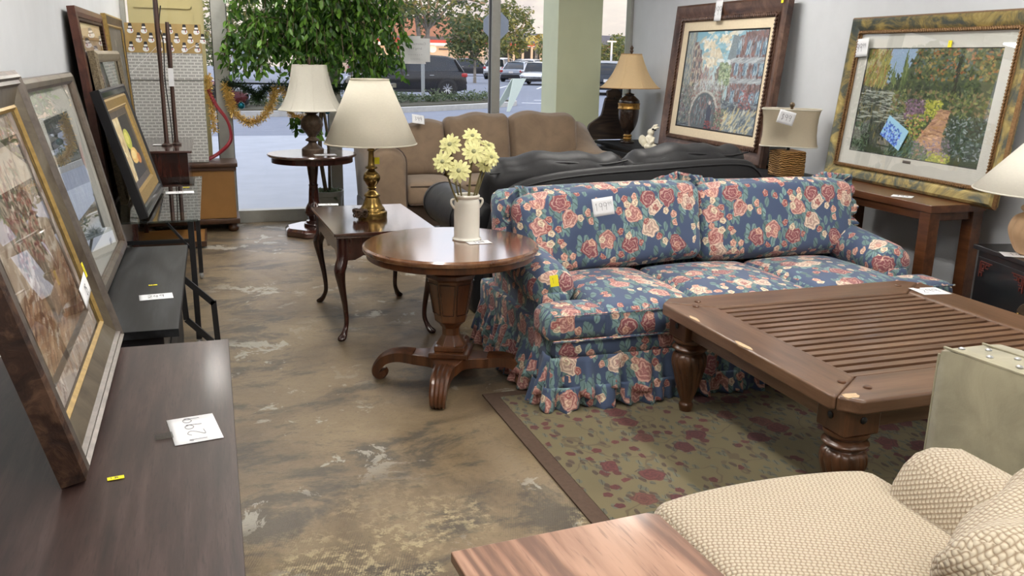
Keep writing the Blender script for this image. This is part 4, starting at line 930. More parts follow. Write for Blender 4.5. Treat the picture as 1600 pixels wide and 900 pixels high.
# ---------------------------------------------------------------- oriental black cabinet and clay lamp (far right)
cb = thing('black_cabinet', 'black lacquer cabinet with red fretwork corners and a round brass latch plate', 'cabinet', (3.86, 3.56, 0), math.radians(-14))
obj('top', MB().box(-.015, .39, -.98, .01, .655, .68), M['blackpaint'], cb, bevel=.004); obj('body', MB().box(.01, .37, -.96, -.01, .07, .655), M['blackpaint'], cb, bevel=.003)
for k in range(2):
    d_ = obj('door', MB().box(0, .012, -.95+k*.465, -.49+k*.465, .11, .62), M['blackpaint'], cb, bevel=.003)
M['fret'] = plain('rust_red_fretwork', lin((110, 52, 44)), .5, .15, 60)
def greek(yc, zc, sy, sz, parent):
    mb = MB(); u_ = .012
    pts = [[(0, 0), (5, 0)], [(0, 0), (0, -5)], [(1, -1), (3, -1)], [(3, -1), (3, -3)], [(3, -3), (1.6, -3)], [(1, -1), (1, -4)], [(1, -4), (3, -4)], [(4, -1), (6.5, -1)], [(4, -1), (4, -2.4)], [(4, -2.4), (6, -2.4)], [(6.5, -1), (6.5, 0)], [(5, 0), (8, 0)], [(0, -5), (2, -5)], [(2, -5), (2, -6.5)], [(0, -5), (0, -7)]]
    for a, b in pts: mb.bar((-.003, yc+sy*a[0]*u_, zc+sz*-a[1]*u_*-1), (-.003, yc+sy*b[0]*u_, zc+sz*b[1]*u_), .005, .005, up=(1, 0, 0))
    return obj('fretwork', mb, M['fret'], parent, smooth=0)
greek(-.06, .60, -1, 1, cb); greek(-.42, .60, 1, 1, cb); greek(-.54, .60, -1, 1, cb); greek(-.90, .60, 1, 1, cb)
o = obj('latch_plate', MB().lathe([(.001, 0), (.075, 0), (.08, .004), (.075, .008), (.001, .008)], 32), M['bronze'], cb, loc=(-.002, -.485, .40)); o.rotation_euler = (0, -pi/2, 0)
obj("latch_pin", MB().bar((-.016, -.535, .415), (-.016, -.435, .415), .008).sph((-.016, -.535, .415), .009, 8).sph((-.016, -.435, .415), .009, 8), M['brass'], cb)
cl3 = thing('table_lamp', 'cream ribbed clay pot lamp with a wide white cone shade on the black cabinet', 'lamp', (3.945, 3.25, .681))
M['clay'] = plain('bleached_clay', lin((206, 170, 132)), .6, .08, 9, .1)
def rib(r, z, a): return r*(1-.05*(1-abs(math.sin(a*8)))**2*(1 if .03 < z < .19 else 0))
obj('base', MB().lathe(sm([(.09, 0), (.11, .01), (.135, .05), (.155, .10), (.158, .14), (.14, .185), (.11, .205), (.10, .215), (.115, .23), (.11, .245), (.08, .262), (.03, .27), (.012, .30), (.01, .60)], 4), 96, mod=rib), M['clay'], cl3, smooth=60)
shade_obj([(.35, 0), (.09, .30)], cl3, M['shade_silk'], z=.325)
# ---------------------------------------------------------------- urn lamp, horse plaque, rabbit, basket lamp
l3 = thing('table_lamp', 'dark urn lamp with a gilt band and tan bell shade in the window corner', 'lamp', (3.985, 8.12, .791))
up = sm([(.07, 0), (.072, .02), (.04, .035), (.035, .06), (.045, .075), (.03, .09), (.04, .11), (.07, .15), (.095, .22), (.105, .30), (.105, .335)], 4)
obj('base', MB().lathe(up+sm([(.105, .40), (.10, .43), (.06, .465), (.045, .475), (.05, .49), (.02, .50), (.012, .53), (.01, .93)], 4), 40), plain('dark_tortoise_glaze', lin((44, 32, 26)), .25, .4, 20, coat=.4), l3, smooth=50)
obj('gilt_band', MB().lathe([(.107, .34), (.112, .345), (.112, .352), (.107, .357), (.107, .385), (.112, .39), (.112, .397), (.107, .40)], 40, cap=False, mod=lambda r, z, a: r+(.003*math.sin(a*18+z*200) if .355 < z < .387 else 0)), M['gilt'], l3, smooth=50)
obj('gilt_foot', MB().lathe([(.041, .036), (.046, .05), (.037, .06), (.047, .075), (.034, .09)], 24, cap=False), M['gilt'], l3, smooth=50)
pf = sm([(.305, 0), (.262, .035), (.195, .12), (.145, .22), (.105, .325)], 4)
so = shade_obj(pf, l3, M['shade_tan'], 64, lambda r, z, a: r*(1-.03*(1-abs(math.cos(a*4))**.8)), trimm=plain('tan_trim', lin((190, 150, 100)), .7), z=.55); ribs(0, M['shade_tan'], so, pf, None, 8)
obj('finial', MB().lathe(sm([(.01, 0), (.018, .02), (.012, .035), (.018, .05), (.003, .075)], 3), 12), M['bronze'], l3, loc=(0, 0, .885))
hp = [(-.36, 0), (-.37, .14), (-.30, .19), (-.20, .24), (-.17, .28), (-.13, .42), (-.10, .44), (-.11, .50), (-.06, .515), (-.02, .535), (.03, .53), (.08, .50), (.13, .42), (.20, .30), (.26, .12), (.27, 0)]
hp = [(p.x, p.y) for p in catmull([(a, b, 0) for a, b in hp], 3)]
h = thing('wood_carving', 'dark brown carved wooden horse head board behind the urn lamp', 'wood carving', (4.02, 8.56, .791), .12); h.rotation_euler = (0, 0, .1)
ho = obj('board', MB().prism([(x*.8, z) for x, z in hp][::-1], -.018, .018, f=lambda x, z, t: (x, t, z)), wood('charred_wood', lin((30, 22, 18)), lin((48, 36, 28)), lin((70, 54, 42)), 'X', 2, .7, 0, 1, .5), h, bevel=.006)
obj('carved_eye', MB().sph((.0, -.02, .43), (.012, .006, .012), 10), M['blackpaint'], h)
rb = thing('rabbit_figurine', 'white porcelain rabbit figurine with a black bow and wings sitting on the black sideboard', 'figurine', (3.87, 7.42, .791), -.2)
M['porc'] = plain('crackled_white_glaze', lin((226, 220, 200)), .3, .05, 40)
bd = MB().sph((0, 0, .075), (.05, .045, .075), 16).sph((.01, 0, .165), (.034, .032, .036), 14).sph((-.02, -.045, .04), (.045, .03, .03), 12).sph((.03, -.045, .035), (.04, .03, .03), 12)
bd.tube([(.035, -.02, .12), (.02, -.055, .09), (-.01, -.06, .07)], [.014, .012, .012], 8).tube([(-.035, -.02, .12), (-.03, -.055, .09), (-.01, -.065, .06)], [.014, .012, .012], 8)
bd.tube([(.015, 0, .19), (.045, 0, .225), (.075, 0, .24)], [.012, .016, .005], 8).tube([(.03, -.01, .185), (.06, -.01, .21), (.085, -.01, .215)], [.011, .014, .005], 8)
ro = obj('body', bd, M['porc'], rb, smooth=70); sm_ = ro.modifiers.new('r', 'REMESH'); sm_.mode = 'VOXEL'; sm_.voxel_size = .005; sm_.use_smooth_shade = True
obj('bow', MB().sph((.022, -.03, .198), (.012, .008, .009), 8).sph((.042, -.028, .19), (.012, .008, .009), 8), M['blackpaint'], rb)
obj('wing', MB().sph((-.075, -.02, .10), (.035, .008, .045), 12).sph((-.06, -.03, .07), (.03, .008, .035), 10), M['porc'], rb, smooth=60)
l4 = thing('table_lamp', 'wicker block lamp with a rectangular oatmeal shade and round wooden finial', 'lamp', (4.03, 5.52, .791), -.12)
def wick():
    m = Mat('woven_wicker', rough=.55); v = m.map(m.tc.outputs['Object'], (1, 1, 1)); w1 = m.n('TexWave', {'Vector': v, 'Scale': 20, 'Distortion': 7, 'Detail': 2}, out=1, bands_direction='Z')
    m.set('color', m.ramp(w1, [(.1, lin((126, 90, 46))), (.5, lin((156, 114, 62))), (.9, lin((178, 136, 80)))])); m.bump(w1, .8, .012); return m.m
obj('base', MB().rbox((0, 0, .095), (.20, .20, .19), .015, (8, 8, 16), lambda p, t: (p.x+.004*math.sin(t[2]*20+t[1]*9)*(abs(t[0]) > .9), p.y+.004*math.sin(t[2]*20+t[0]*9)*(abs(t[1]) > .9), p.z)), wick(), l4)
obj('stem', MB().lathe([(.012, .19), (.012, .46), (.006, .47)], 10), M['blackmetal'], l4)
R = []
for zz, k in ((.225, 1.02), (.235, 1.0), (.30, .955), (.37, .95), (.44, .975), (.485, 1.03), (.49, 1.04)):
    ring = []
    for i in range(48):
        a = 2*pi*i/48; c_, s_ = math.cos(a), math.sin(a); e = .32
        ring.append((.20*k*math.copysign(abs(c_)**e, c_), .125*k*math.copysign(abs(s_)**e, s_), zz))
    R.append(ring)
so = obj('lamp_shade', MB().rings(R, cap0=False, cap1=False), M['shade_linen'], l4, smooth=50); q = so.modifiers.new('t', 'SOLIDIFY'); q.thickness = .003
so.rotation_euler = (0, 0, -.55)
for r_ in (R[0], R[-1]): obj('shade_trim', MB().tube(r_+[r_[0]], .004, 6), M['shade_silk'], so)
obj('finial', MB().sph((0, 0, .52), .019, 12).lathe([(.008, .485), (.012, .505)], 10), wood('finial_wood', lin((70, 56, 40)), lin((104, 86, 62)), lin((134, 114, 86)), 'Z', 6), l4, smooth=60)
# ---------------------------------------------------------------- crock of flowers
M['crock'] = plain('cream_glazed_crock', lin((226, 222, 210)), .22, .02, 8, coat=.5)
cr = thing('crock', 'white ceramic crock with two small ear handles on the round walnut table', 'crock', (1.17, 4.14, .72))
obj('body', MB().lathe([(.001, 0), (.070, 0), (.073, .006), (.066, .012), (.064, .02), (.064, .185), (.060, .20), (.056, .207), (.063, .212), (.065, .222), (.060, .228), (.052, .225), (.052, .03), (.001, .03)], 48, cap=False), M['crock'], cr, smooth=45)
for s in (-1, 1): obj('handle', MB().tube(catmull([(s*.060, 0, .205), (s*.078, 0, .202), (s*.08, 0, .185), (s*.068, 0, .165), (s*.063, 0, .16)], 4), .006, 8), M['crock'], cr, smooth=60)
M['petal'] = plain('pale_yellow_petals', lin((212, 208, 146)), .6, .08, 12); M['fcore'] = plain('grey_green_flower_centre', lin((150, 150, 110)), .8, .3, 200); M['fstem'] = plain('brown_green_stem', lin((112, 104, 66)), .7)
for k, (px, py, r, yy) in enumerate(((703, 226, .058, 4.06), (738, 213, .052, 4.16), (740, 237, .06, 4.02), (692, 253, .056, 4.02), (717, 267, .06, 3.98), (767, 246, .05, 4.06), (757, 258, .045, 4.1), (762, 228, .045, 4.18))):
    p = at(px, py, y=yy); f = thing('flower', ['pale yellow daisy at the upper left of the crock bouquet', 'pale yellow daisy at the top middle of the crock bouquet', 'large pale yellow daisy in the centre of the crock bouquet', 'pale yellow daisy at the far left of the crock bouquet', 'lowest pale yellow daisy, facing us over the crock rim', 'pale yellow daisy turned to the right side of the bouquet', 'small pale yellow daisy low at the right of the bouquet', 'pale yellow daisy at the upper right rear of the bouquet'][k], 'flower', p, group='daisies in the white crock')
    mb = MB()
    for ring_, n_, rr, zz in ((0, 13, r, .0), (1, 11, r*.8, .006)):
        for j in range(n_):
            a = 2*pi*j/n_+ring_*.2+rng.uniform(-.06, .06); c_, s_ = math.cos(a), math.sin(a); w_ = r*.17; dz = rng.uniform(-.012, .006)
            P_ = [(.006, 0, zz), (rr*.45, w_, zz+.006), (rr*.85, w_*.8, zz+dz), (rr, 0, zz+dz*1.6), (rr*.85, -w_*.8, zz+dz), (rr*.45, -w_, zz+.006), (rr*.5, 0, zz+.001)]
            mb.add([(x*c_-y*s_, x*s_+y*c_, z) for x, y, z in P_], [(0, 1, 6), (1, 2, 6), (2, 3, 6), (3, 4, 6), (4, 5, 6), (5, 0, 6)])
    pe = obj('petals', mb, M['petal'], f, smooth=60); ce = obj('flower_centre', MB().sph((0, 0, .006), (r*.2, r*.2, .008), 10), M['fcore'], f, smooth=60)
    out = Vector((p.x-1.17, p.y-4.14, .0)); nrm = (Vector((out.x*4, out.y*4-.45, .55))+Vector((-.2, -.2, 0))).normalized(); q = nrm.to_track_quat('Z', 'Y').to_euler()
    pe.rotation_euler = q; ce.rotation_euler = q
    pv = Vector(p); s1 = Vector((1.17+out.x*.45, 4.14+out.y*.25, .945))-pv; s2 = Vector((1.17-out.x*.2, 4.14, .76))-pv; obj('stem', MB().tube(catmull([(0, 0, 0), (s1.x*.25-nrm.x*.02, s1.y*.25-nrm.y*.03, s1.z*.35), tuple(s1), tuple(s2)], 5), .0045, 6), M['fstem'], f, smooth=60)
# ---------------------------------------------------------------- chest, TV stand, glass desk, red stand, golden chest (left wall)
ch = thing('chest', 'dark espresso wooden chest in the left foreground with the big framed picture on it', 'chest', (-.715, .55, 0))
obj('top', MB().box(0, .718, 0, 2.15, .725, .75), M['espresso'], ch, bevel=.002)
obj('body', MB().box(.01, .70, .02, 2.12, .06, .725), M['espresso'], ch, bevel=.003)
for k in range(3): d_ = obj('drawer', MB().box(.70, .712, .04+k*.70, .72+k*.70, .42, .70), M['espresso'], ch, bevel=.003); obj('door', MB().box(.70, .712, .04+k*.70, .72+k*.70, .10, .40), M['espresso'], ch, bevel=.003)
tv = thing('tv_stand', 'black oak veneer stand between the espresso chest and the glass desk', 'media stand', (-.715, 3.17, 0))
obj('top', MB().box(0, .553, 0, 1.48, .625, .655), M['blackwood'], tv, bevel=.002); obj('body', MB().box(.02, .50, .03, 1.45, .05, .625), M['blackpaint'], tv, bevel=.003)
obj('shelf_gap', MB().box(.49, .505, .1, 1.38, .2, .5), M['blackwood'], tv)
gd = thing('glass_desk', 'clear glass topped desk on a black metal frame at the left wall', 'desk', (-.715, 4.88, 0))
obj('glass_top', MB().box(0, .617, 0, 1.80, .730, .741), mglass('desk_glass', (.62, .68, .67), 2.2, .8), gd, bevel=.002)
for x in (.03, .55):
    for y in (.08, 1.7): 
        l_ = obj('leg', MB().box(x, x+.03, y, y+.035, .05, .729), M['blackmetal'], gd, bevel=.003); obj('caster', MB().sph((x+.015, y+.02, .026), (.016, .025, .025), 10).lathe([(.006, .045), (.006, .06)], 8, c=(x+.015, y+.02, 0)), M['rim'], l_)
for y in (.09, 1.71): obj('crossbar', MB().box(.05, .56, y, y+.02, .60, .62), M['blackmetal'], gd); obj('brace', MB().bar((.56, y+.01, .56), (.44, y+.01, .72), .025, .012), M['blackmetal'], gd); obj('brace', MB().bar((.05, y+.01, .56), (.17, y+.01, .72), .025, .012), M['blackmetal'], gd)
for x in (.03, .55): obj('side_rail', MB().box(x, x+.025, .1, 1.7, .70, .729), M['blackmetal'], gd)
sl = obj('swing_panel', MB().bar((.50, -.02, .44), (.655, -.02, .28), .03, .02, up=(0, 1, 0)).bar((.655, -.02, .295), (.665, -.02, .02), .03, .02, up=(0, 1, 0)).bar((.50, -.02, .44), (.51, -.02, .20), .03, .02, up=(0, 1, 0)).bar((.51, -.02, .20), (.665, -.02, .03), .03, .02, up=(0, 1, 0)), M['blackmetal'], gd)
obj('caster', MB().sph((.67, -.02, .022), (.016, .022, .022), 10).sph((.53, .02, .022), (.016, .022, .022), 10), M['rim'], sl)
rs = thing('side_stand', 'dark red cherry stand with a lower board, behind the glass desk', 'stand', (-.66, 7.15, 0))
obj('top', MB().rbox((.24, .56, .868), (.51, 1.14, .024), .008, (2, 2, 2)), M['cherry'], rs, bevel=.002); obj('body', MB().box(.02, .46, .03, 1.10, .40, .855), M['cherryZ'], rs, bevel=.004)
for x in (.02, .42):
    for y in (.03, 1.06): obj('leg', MB().box(x, x+.04, y, y+.04, 0, .40), M['cherryZ'], rs, bevel=.003)
obj('lower_board', MB().box(-.03, .53, .55, 1.14, .02, .055), M['goldchest'], rs, bevel=.002); obj('board_edge', MB().box(.53, .545, .54, 1.15, .015, .06).box(-.03, .545, .535, .55, .015, .06), M['darkedge'], rs, bevel=.002)
gc = thing('low_chest', 'golden brown low chest with a worn dark top and bun feet by the window', 'chest', (-.66, 8.36, 0))
obj('top', MB().rbox((.41, .20, .62), (.88, .43, .045), .01, (3, 3, 3)), M['darkedge'], gc, bevel=.003); obj('dark_edge', MB().box(.0, .835, .0, .40, .57, .60), M['darkedge'], gc, bevel=.003)
obj('side_panel', MB().box(.0, .815, .015, .40, .13, .57), M['goldchest'], gc, bevel=.003); obj('plinth', MB().rbox((.41, .20, .105), (.87, .43, .055), .012, (3, 3, 3)), M['darkedge'], gc, bevel=.003)
for x in (.05, .78):
    for y in (.06, .34): obj('bun_foot', MB().lathe(sm([(.03, 0), (.045, .015), (.048, .04), (.035, .06), (.04, .08)], 3), 20, c=(x, y, 0)), M['darkedge'], gc, smooth=60)
# wrapped boxes
def wrapmat():
    m = Mat('grey_printed_gift_wrap', rough=.45); uv = m.n('UVMap', uv_map='UVMap')
    b_ = m.n('TexBrick', {'Vector': uv, 'Color1': (1, 1, 1), 'Color2': (1, 1, 1), 'Mortar': (0, 0, 0), 'Scale': 1, 'Mortar Size': .0065, 'Mortar Smooth': .1, 'Brick Width': .062, 'Row Height': .026}, out=None); b_.node.offset = .5 if hasattr(b_, 'node') else .5
    return m, uv, b_
m = Mat('grey_printed_gift_wrap', rough=.45); uv = m.n('UVMap', uv_map='UVMap')
bn = m.n('TexBrick', {'Vector': uv, 'Color1': (1, 1, 1), 'Color2': (1, 1, 1), 'Mortar': (0, 0, 0), 'Scale': 1.0, 'Mortar Size': .0055, 'Mortar Smooth': .15, 'Brick Width': .060, 'Row Height': .026}, out=0)
wv = m.n('TexWave', {'Vector': uv, 'Scale': 34, 'Distortion': 3, 'Detail': 1}, out=1)
ink = m.ma('MULTIPLY', m.step(bn, .4, .8), m.step(wv, .30, .55))
m.set('color', m.mix(m.ma('MULTIPLY', ink, .8), lin((208, 208, 204)), lin((62, 62, 66)))); M['wrap'] = m.m
M['goldwrap'] = plain('gold_gift_wrap', lin((176, 148, 96)), .35, .12, 12, metal=.2); M['white'] = plain('white_print', lin((235, 235, 235)), .6, .02); M['black'] = plain('black_print', (.02, .02, .025), .6)
M['redprint'] = plain('red_print', lin((150, 30, 40)), .6)
def snow(mb, x, z, y, s=1, n=12):
    def disc(cx, cz, rx, rz, yy, mi):
        mb.add([(x+cx+rx*math.cos(2*pi*i/n), yy, z+cz+rz*math.sin(2*pi*i/n)) for i in range(n)], [tuple(range(n))], mi)
    disc(0, 0, .026*s, .022*s, y-.0008, 1); disc(0, .028*s, .015*s, .015*s, y-.0009, 1)
    q = s; mb.add([(x-.016*q, y-.0012, z+.038*q), (x+.016*q, y-.0012, z+.038*q), (x+.011*q, y-.0012, z+.062*q), (x-.011*q, y-.0012, z+.062*q)], [(0, 1, 2, 3)], 2)
    mb.add([(x-.02*q, y-.0012, z+.013*q), (x+.02*q, y-.0012, z+.013*q), (x+.018*q, y-.0012, z+.022*q), (x-.018*q, y-.0012, z+.022*q)], [(0, 1, 2, 3)], 2)
    mb.add([(x+.008*q, y-.0012, z-.006*q), (x+.016*q, y-.0012, z-.006*q), (x+.012*q, y-.0012, z+.014*q), (x+.005*q, y-.0012, z+.014*q)], [(0, 1, 2, 3)], 3)
g1 = thing('gift_box', 'tall box in grey printed wrapping paper standing on the golden chest', 'wrapped box', (-.66, 8.40, .644)); obj('wrapped_box', MB().box(0, .605, 0, .36, 0, .72), M['wrap'], g1, bevel=.006)
g2 = thing('gift_box', 'upper wrapped box, grey paper below and gold snowman paper above', 'wrapped box', (-.66, 8.39, 1.366)); obj('wrapped_box', MB().box(0, .61, 0, .37, 0, .235), M['wrap'], g2, bevel=.006)
mb = MB().box(-.002, .612, -.002, .372, .23, .475)
for r_ in range(3):
    for c_ in range(6):
        snow(mb, .05+c_*.105+(.05 if r_ % 2 else 0)+rng.uniform(-.01, .01), .26+r_*.075, -.0035)
obj('gold_paper', mb, [M['goldwrap'], M['white'], M['black'], M['redprint']], g2, smooth=0)
obj('string', MB().bar((.02, -.006, .06), (.36, -.006, .40), .005, .003).bar((.34, -.006, .17), (.61, -.006, .33), .006, .003), M['white'], g2)
# dark poles on the stand
M['polewood'] = wood('dark_pole_wood', lin((40, 24, 20)), lin((60, 38, 30)), lin((80, 52, 40)), 'Z', 2, .35)
for nm, x, y, h_, lb in (('wooden_pole', -.36, 7.55, 1.25, 'taller dark wooden pole standing before the wrapped boxes'), ('wooden_pole', -.29, 7.62, .95, 'shorter dark wooden pole with a white paper tag, right of the taller one')):
    po = thing(nm, lb, 'pole', (x, y, .881)); obj('shaft', MB().lathe([(.02, 0), (.021, .02), (.017, .04), (.016, h_*.5), (.02, h_-.2), (.014, h_)], 12), M['polewood'], po, smooth=60); obj('foot', MB().lathe([(.04, 0), (.04, .008), (.02, .02)], 16), M['polewood'], po, smooth=50)
obj('paper_tag', MB().box(-.02, .02, -.026, -.024, .46, .60), M['paper'], po)
pts = catmull([(-.325, 7.56, 1.95), (-.345, 7.55, 1.80), (-.325, 7.56, 1.66), (-.335, 7.57, 1.4), (-.32, 7.57, 1.1), (-.315, 7.58, .9)], 6)
tag(obj('power_cord', MB().tube(pts, .005, 6), M['blackmetal'], smooth=60), 'black cord hanging between the two dark poles', 'cord')
# ---------------------------------------------------------------- armchair, oak table, olive armchair (foreground)
def weave():
    m = Mat('cream_basket_weave', rough=.95, sheen=.2); uv = m.n('UVMap', uv_map='UVMap')
    r = m.map(uv, (1, 1, 1), rot=(0, 0, .5))
    c = m.n('TexChecker', {'Vector': r, 'Scale': 1}, out=1); a = m.n('SeparateXYZ', {0: m.map(r, (260, 260, 1))}, out=None)
    sx = m.ma('ABSOLUTE', m.ma('SINE', m.ma('ADD', a.outputs[0], m.ma('MULTIPLY', m.ma('SINE', a.outputs[1]), .5)))); sy = m.ma('ABSOLUTE', m.ma('SINE', m.ma('MULTIPLY', a.outputs[1], 1.0)))
    h = m.ma('MULTIPLY', sx, sy); nz = m.noise(uv, 120, 4); big = m.noise(uv, 5, 2)
    f = m.ma('ADD', m.ma('MULTIPLY', h, .8), m.ma('MULTIPLY', nz, .4))
    m.set('color', m.ramp(f, [(.15, lin((148, 126, 104))), (.4, lin((184, 168, 144))), (.75, lin((206, 194, 172)))])); m.bump(h, .8, .004); return m.m
M['weave'] = weave()
ac = thing('armchair', 'cream basket weave armchair in the right foreground', 'armchair', (1.36, 1.35, 0))
def seat(p, t):
    r2 = 0; x, y, z = p
    if t[1] > 0: y += .045*(1-t[0]**2)
    z += .03*(1-t[0]**2)*(1-t[1]**2)*(t[2] > 0); return (x, y, z)
obj('seat_cushion', MB().rbox((.03, .155, .385), (.74, .72, .17), .055, (26, 26, 8), seat), M['weave'], ac, smooth=70)
obj('base', MB().rbox((.03, .10, .20), (.72, .74, .24), .05, (10, 10, 6)), M['weave'], ac, smooth=70)
for s, xc in ((1, .43), (-1, -.40)):
    if s < 0: y1 = -.02
    else: y1 = .37
    R = []
    for y, k in ((-.42, .9), (-.2, 1), (0, 1), (.2, 1), (.3, 1), (.345, .93), (.365, .72), (.372, .4)):
        if s < 0: y = y-.62
        ring = []
        for j in range(20):
            a = 2*pi*j/20; ring.append((xc+.145*k*math.copysign(abs(math.cos(a))**.8, math.cos(a)), y, .40+.22*k*math.sin(a)*(1 if math.sin(a) > 0 else 1.45)+.04*(1-k)*-1))
        R.append(ring)
    obj('arm', MB().rings(R), M['weave'], ac, smooth=80)
obj('back', MB().rbox((.03, -.58, .41), (.86, .20, .62), .09, (16, 6, 14)), M['weave'], ac, smooth=70)
bo = obj('back_cushion', MB().rbox((0, 0, 0), (.62, .22, .50), .10, (22, 10, 18), lambda p, t: (p.x+.01*math.sin(9*t[2]+3*t[1]), p.y+t[1]*.04*(1-t[0]**2)*(1-t[2]**2), p.z+.012*math.sin(8*t[0]+2*t[1]))), M['weave'], ac, smooth=80, loc=(.14, -.27, .55)); bo.rotation_euler = (-.25, 0, .45)
for x in (-.28, .34):
    for y in (-.3, .36): obj('leg', MB().lathe([(.018, 0), (.026, .09)], 12, c=(x, y, 0)), M['teakD'], ac)
ot = thing('side_table', 'oak veneer table top corner in the bottom foreground before the cream armchair', 'side table', (.455, 1.735, 0), math.radians(3.5))
obj('tabletop', MB().prism([(0, -.62), (.535, -.62), (.545, -.02), (.52, 0), (0, 0)], .472, .50), M['oak'], ot, bevel=.004)
obj('apron', MB().box(.03, .50, -.59, -.03, .40, .472), M['oak'], ot, bevel=.003)
for x in (.03, .45):
    for y in (-.58, -.08): obj('leg', MB().box(x, x+.05, y, y+.05, 0, .40), M['oak'], ot, bevel=.004)
M['olive'] = suede('olive_grey_suede', lin((158, 152, 128)), 7)
oc = thing('armchair', 'olive grey suede armchair with nailhead trim, seen from its side by the coffee table', 'armchair', (2.04, 1.56, 0))
obj('back', MB().rbox((.10, 0, .41), (.22, .80, .74), .025, (6, 10, 8), lambda p, t: (p.x, p.y, p.z+(.02*(1-t[1]**2)))), M['olive'], oc, smooth=60)
ol = MB().tube([(.0, -.38, .785), (-.0, 0, .80), (.0, .38, .785)], .005, 6).tube([(.0, .395, .10), (.0, .395, .76)], .005, 6); obj('piping', ol, M['olive'], oc, smooth=60)
obj('top_seam', MB().tube([(.125, -.38, .792), (.125, 0, .806), (.125, .36, .792)], .004, 6), M['olive'], oc, smooth=60)
for k in range(7):
    for xx in (.03, .09):
        y = .345-k*.10-(.04 if xx > .05 else 0); obj('nail', MB().sph((0, 0, 0), (.010, .010, .005), 10), M['rim'], oc, loc=(xx, y, .784+.020*(1-(y/.4)**2)))
for s in (-1, 1): obj('arm', MB().rbox((.48, s*.33, .33), (.60, .14, .50), .04, (6, 4, 6)), M['olive'], oc, smooth=60)
obj('seat_cushion', MB().rbox((.50, 0, .36), (.58, .52, .16), .05, (8, 8, 6)), M['olive'], oc, smooth=60)
for x in (.03, .72):
    for y in (-.34, .34): obj('leg', MB().lathe([(.016, 0), (.024, .09)], 12, c=(x, y, 0)), M['teakD'], oc)
# ---------------------------------------------------------------- painted pictures (numpy brush, kept as vertex colours on a fine canvas mesh)
class Cv:
    def __init__(s, w, h, c=(128, 128, 128), seed=1):
        s.w, s.h = w, h; s.a = np.ones((h, w, 3))*np.array(c); s.r = np.random.default_rng(seed); s.Y, s.X = np.mgrid[0:h, 0:w]; s.X = s.X/(w-1); s.Y = 1-s.Y/(h-1)
    def inside(s, P):
        m = np.zeros((s.h, s.w), bool); n = len(P)
        for i in range(n):
            (x0, y0), (x1, y1) = P[i], P[(i+1) % n]
            if y0 == y1: continue
            c = ((s.Y >= min(y0, y1)) & (s.Y < max(y0, y1))); m ^= c & (s.X < x0+(s.Y-y0)*(x1-x0)/(y1-y0))
        return m
    def poly(s, P, c, j=10):
        m = s.inside(P); s.a[m] = np.array(c)+s.r.normal(0, j, (m.sum(), 1)); return m
    def ell(s, x, y, rx, ry, c, j=8, k=1.0):
        m = ((s.X-x)/rx)**2+((s.Y-y)/ry)**2 < 1; s.a[m] = s.a[m]*(1-k)+k*(np.array(c)+s.r.normal(0, j, (m.sum(), 1))); return m
    def vgrad(s, y0, y1, c0, c1):
        m = (s.Y >= y0) & (s.Y <= y1); t = ((s.Y[m]-y0)/(y1-y0))[:, None]; s.a[m] = np.array(c0)*(1-t)+np.array(c1)*t
    def strokes(s, box, cols, n, L=.04, W=.008, ang=0, aj=.5, jit=16, region=None, k=.85):
        x0, x1, y0, y1 = box; mask = s.inside(region) if region else None
        for _ in range(n):
            x, y = s.r.uniform(x0, x1), s.r.uniform(y0, y1); ix, iy = int(x*(s.w-1)), int((1-y)*(s.h-1))
            if mask is not None and not mask[min(max(iy, 0), s.h-1), min(max(ix, 0), s.w-1)]: continue
            a = ang+s.r.normal(0, aj); R = int(L*s.w)+2; ya, yb, xa, xb = max(0, iy-R), min(s.h, iy+R), max(0, ix-R), min(s.w, ix+R)
            dx = s.X[ya:yb, xa:xb]-x; dy = (s.Y[ya:yb, xa:xb]-y)*s.h/s.w; u = dx*math.cos(a)+dy*math.sin(a); v = -dx*math.sin(a)+dy*math.cos(a)
            m = (u/L*2)**2+(v/W*2)**2 < 1; c = np.array(cols[s.r.integers(len(cols))])+s.r.normal(0, jit); sub = s.a[ya:yb, xa:xb]; sub[m] = sub[m]*(1-k)+c*k
    def lin(s):
        x = np.clip(s.a, 0, 255)/255; x = np.where(x < .04045, x/12.92, ((x+.055)/1.055)**2.4)
        return np.concatenate([x, np.ones((s.h, s.w, 1))], 2)
def mpaint(name, rough=.45, coat=0):
    m = Mat(name, rough=rough, coat=coat); m.set('color', m.n('VertexColor', layer_name='paint')); return m.m
M['canvas'] = mpaint('painted_canvas'); 
def canvas_obj(name, cv, x0, x1, z0, z1, y, parent, mat=None):
    mb = MB(); h, w = cv.h, cv.w; X = np.linspace(x0, x1, w); Z = np.linspace(z1, z0, h)
    mb.v = [(float(a), y, float(b)) for b in Z for a in X]; mb.f = [(j*w+i, (j+1)*w+i, (j+1)*w+i+1, j*w+i+1) for j in range(h-1) for i in range(w-1)]; mb.mi = [0]*len(mb.f); mb.col = cv.lin().reshape(-1, 4)
    return obj(name, mb, mat or M['canvas'], parent, smooth=0)
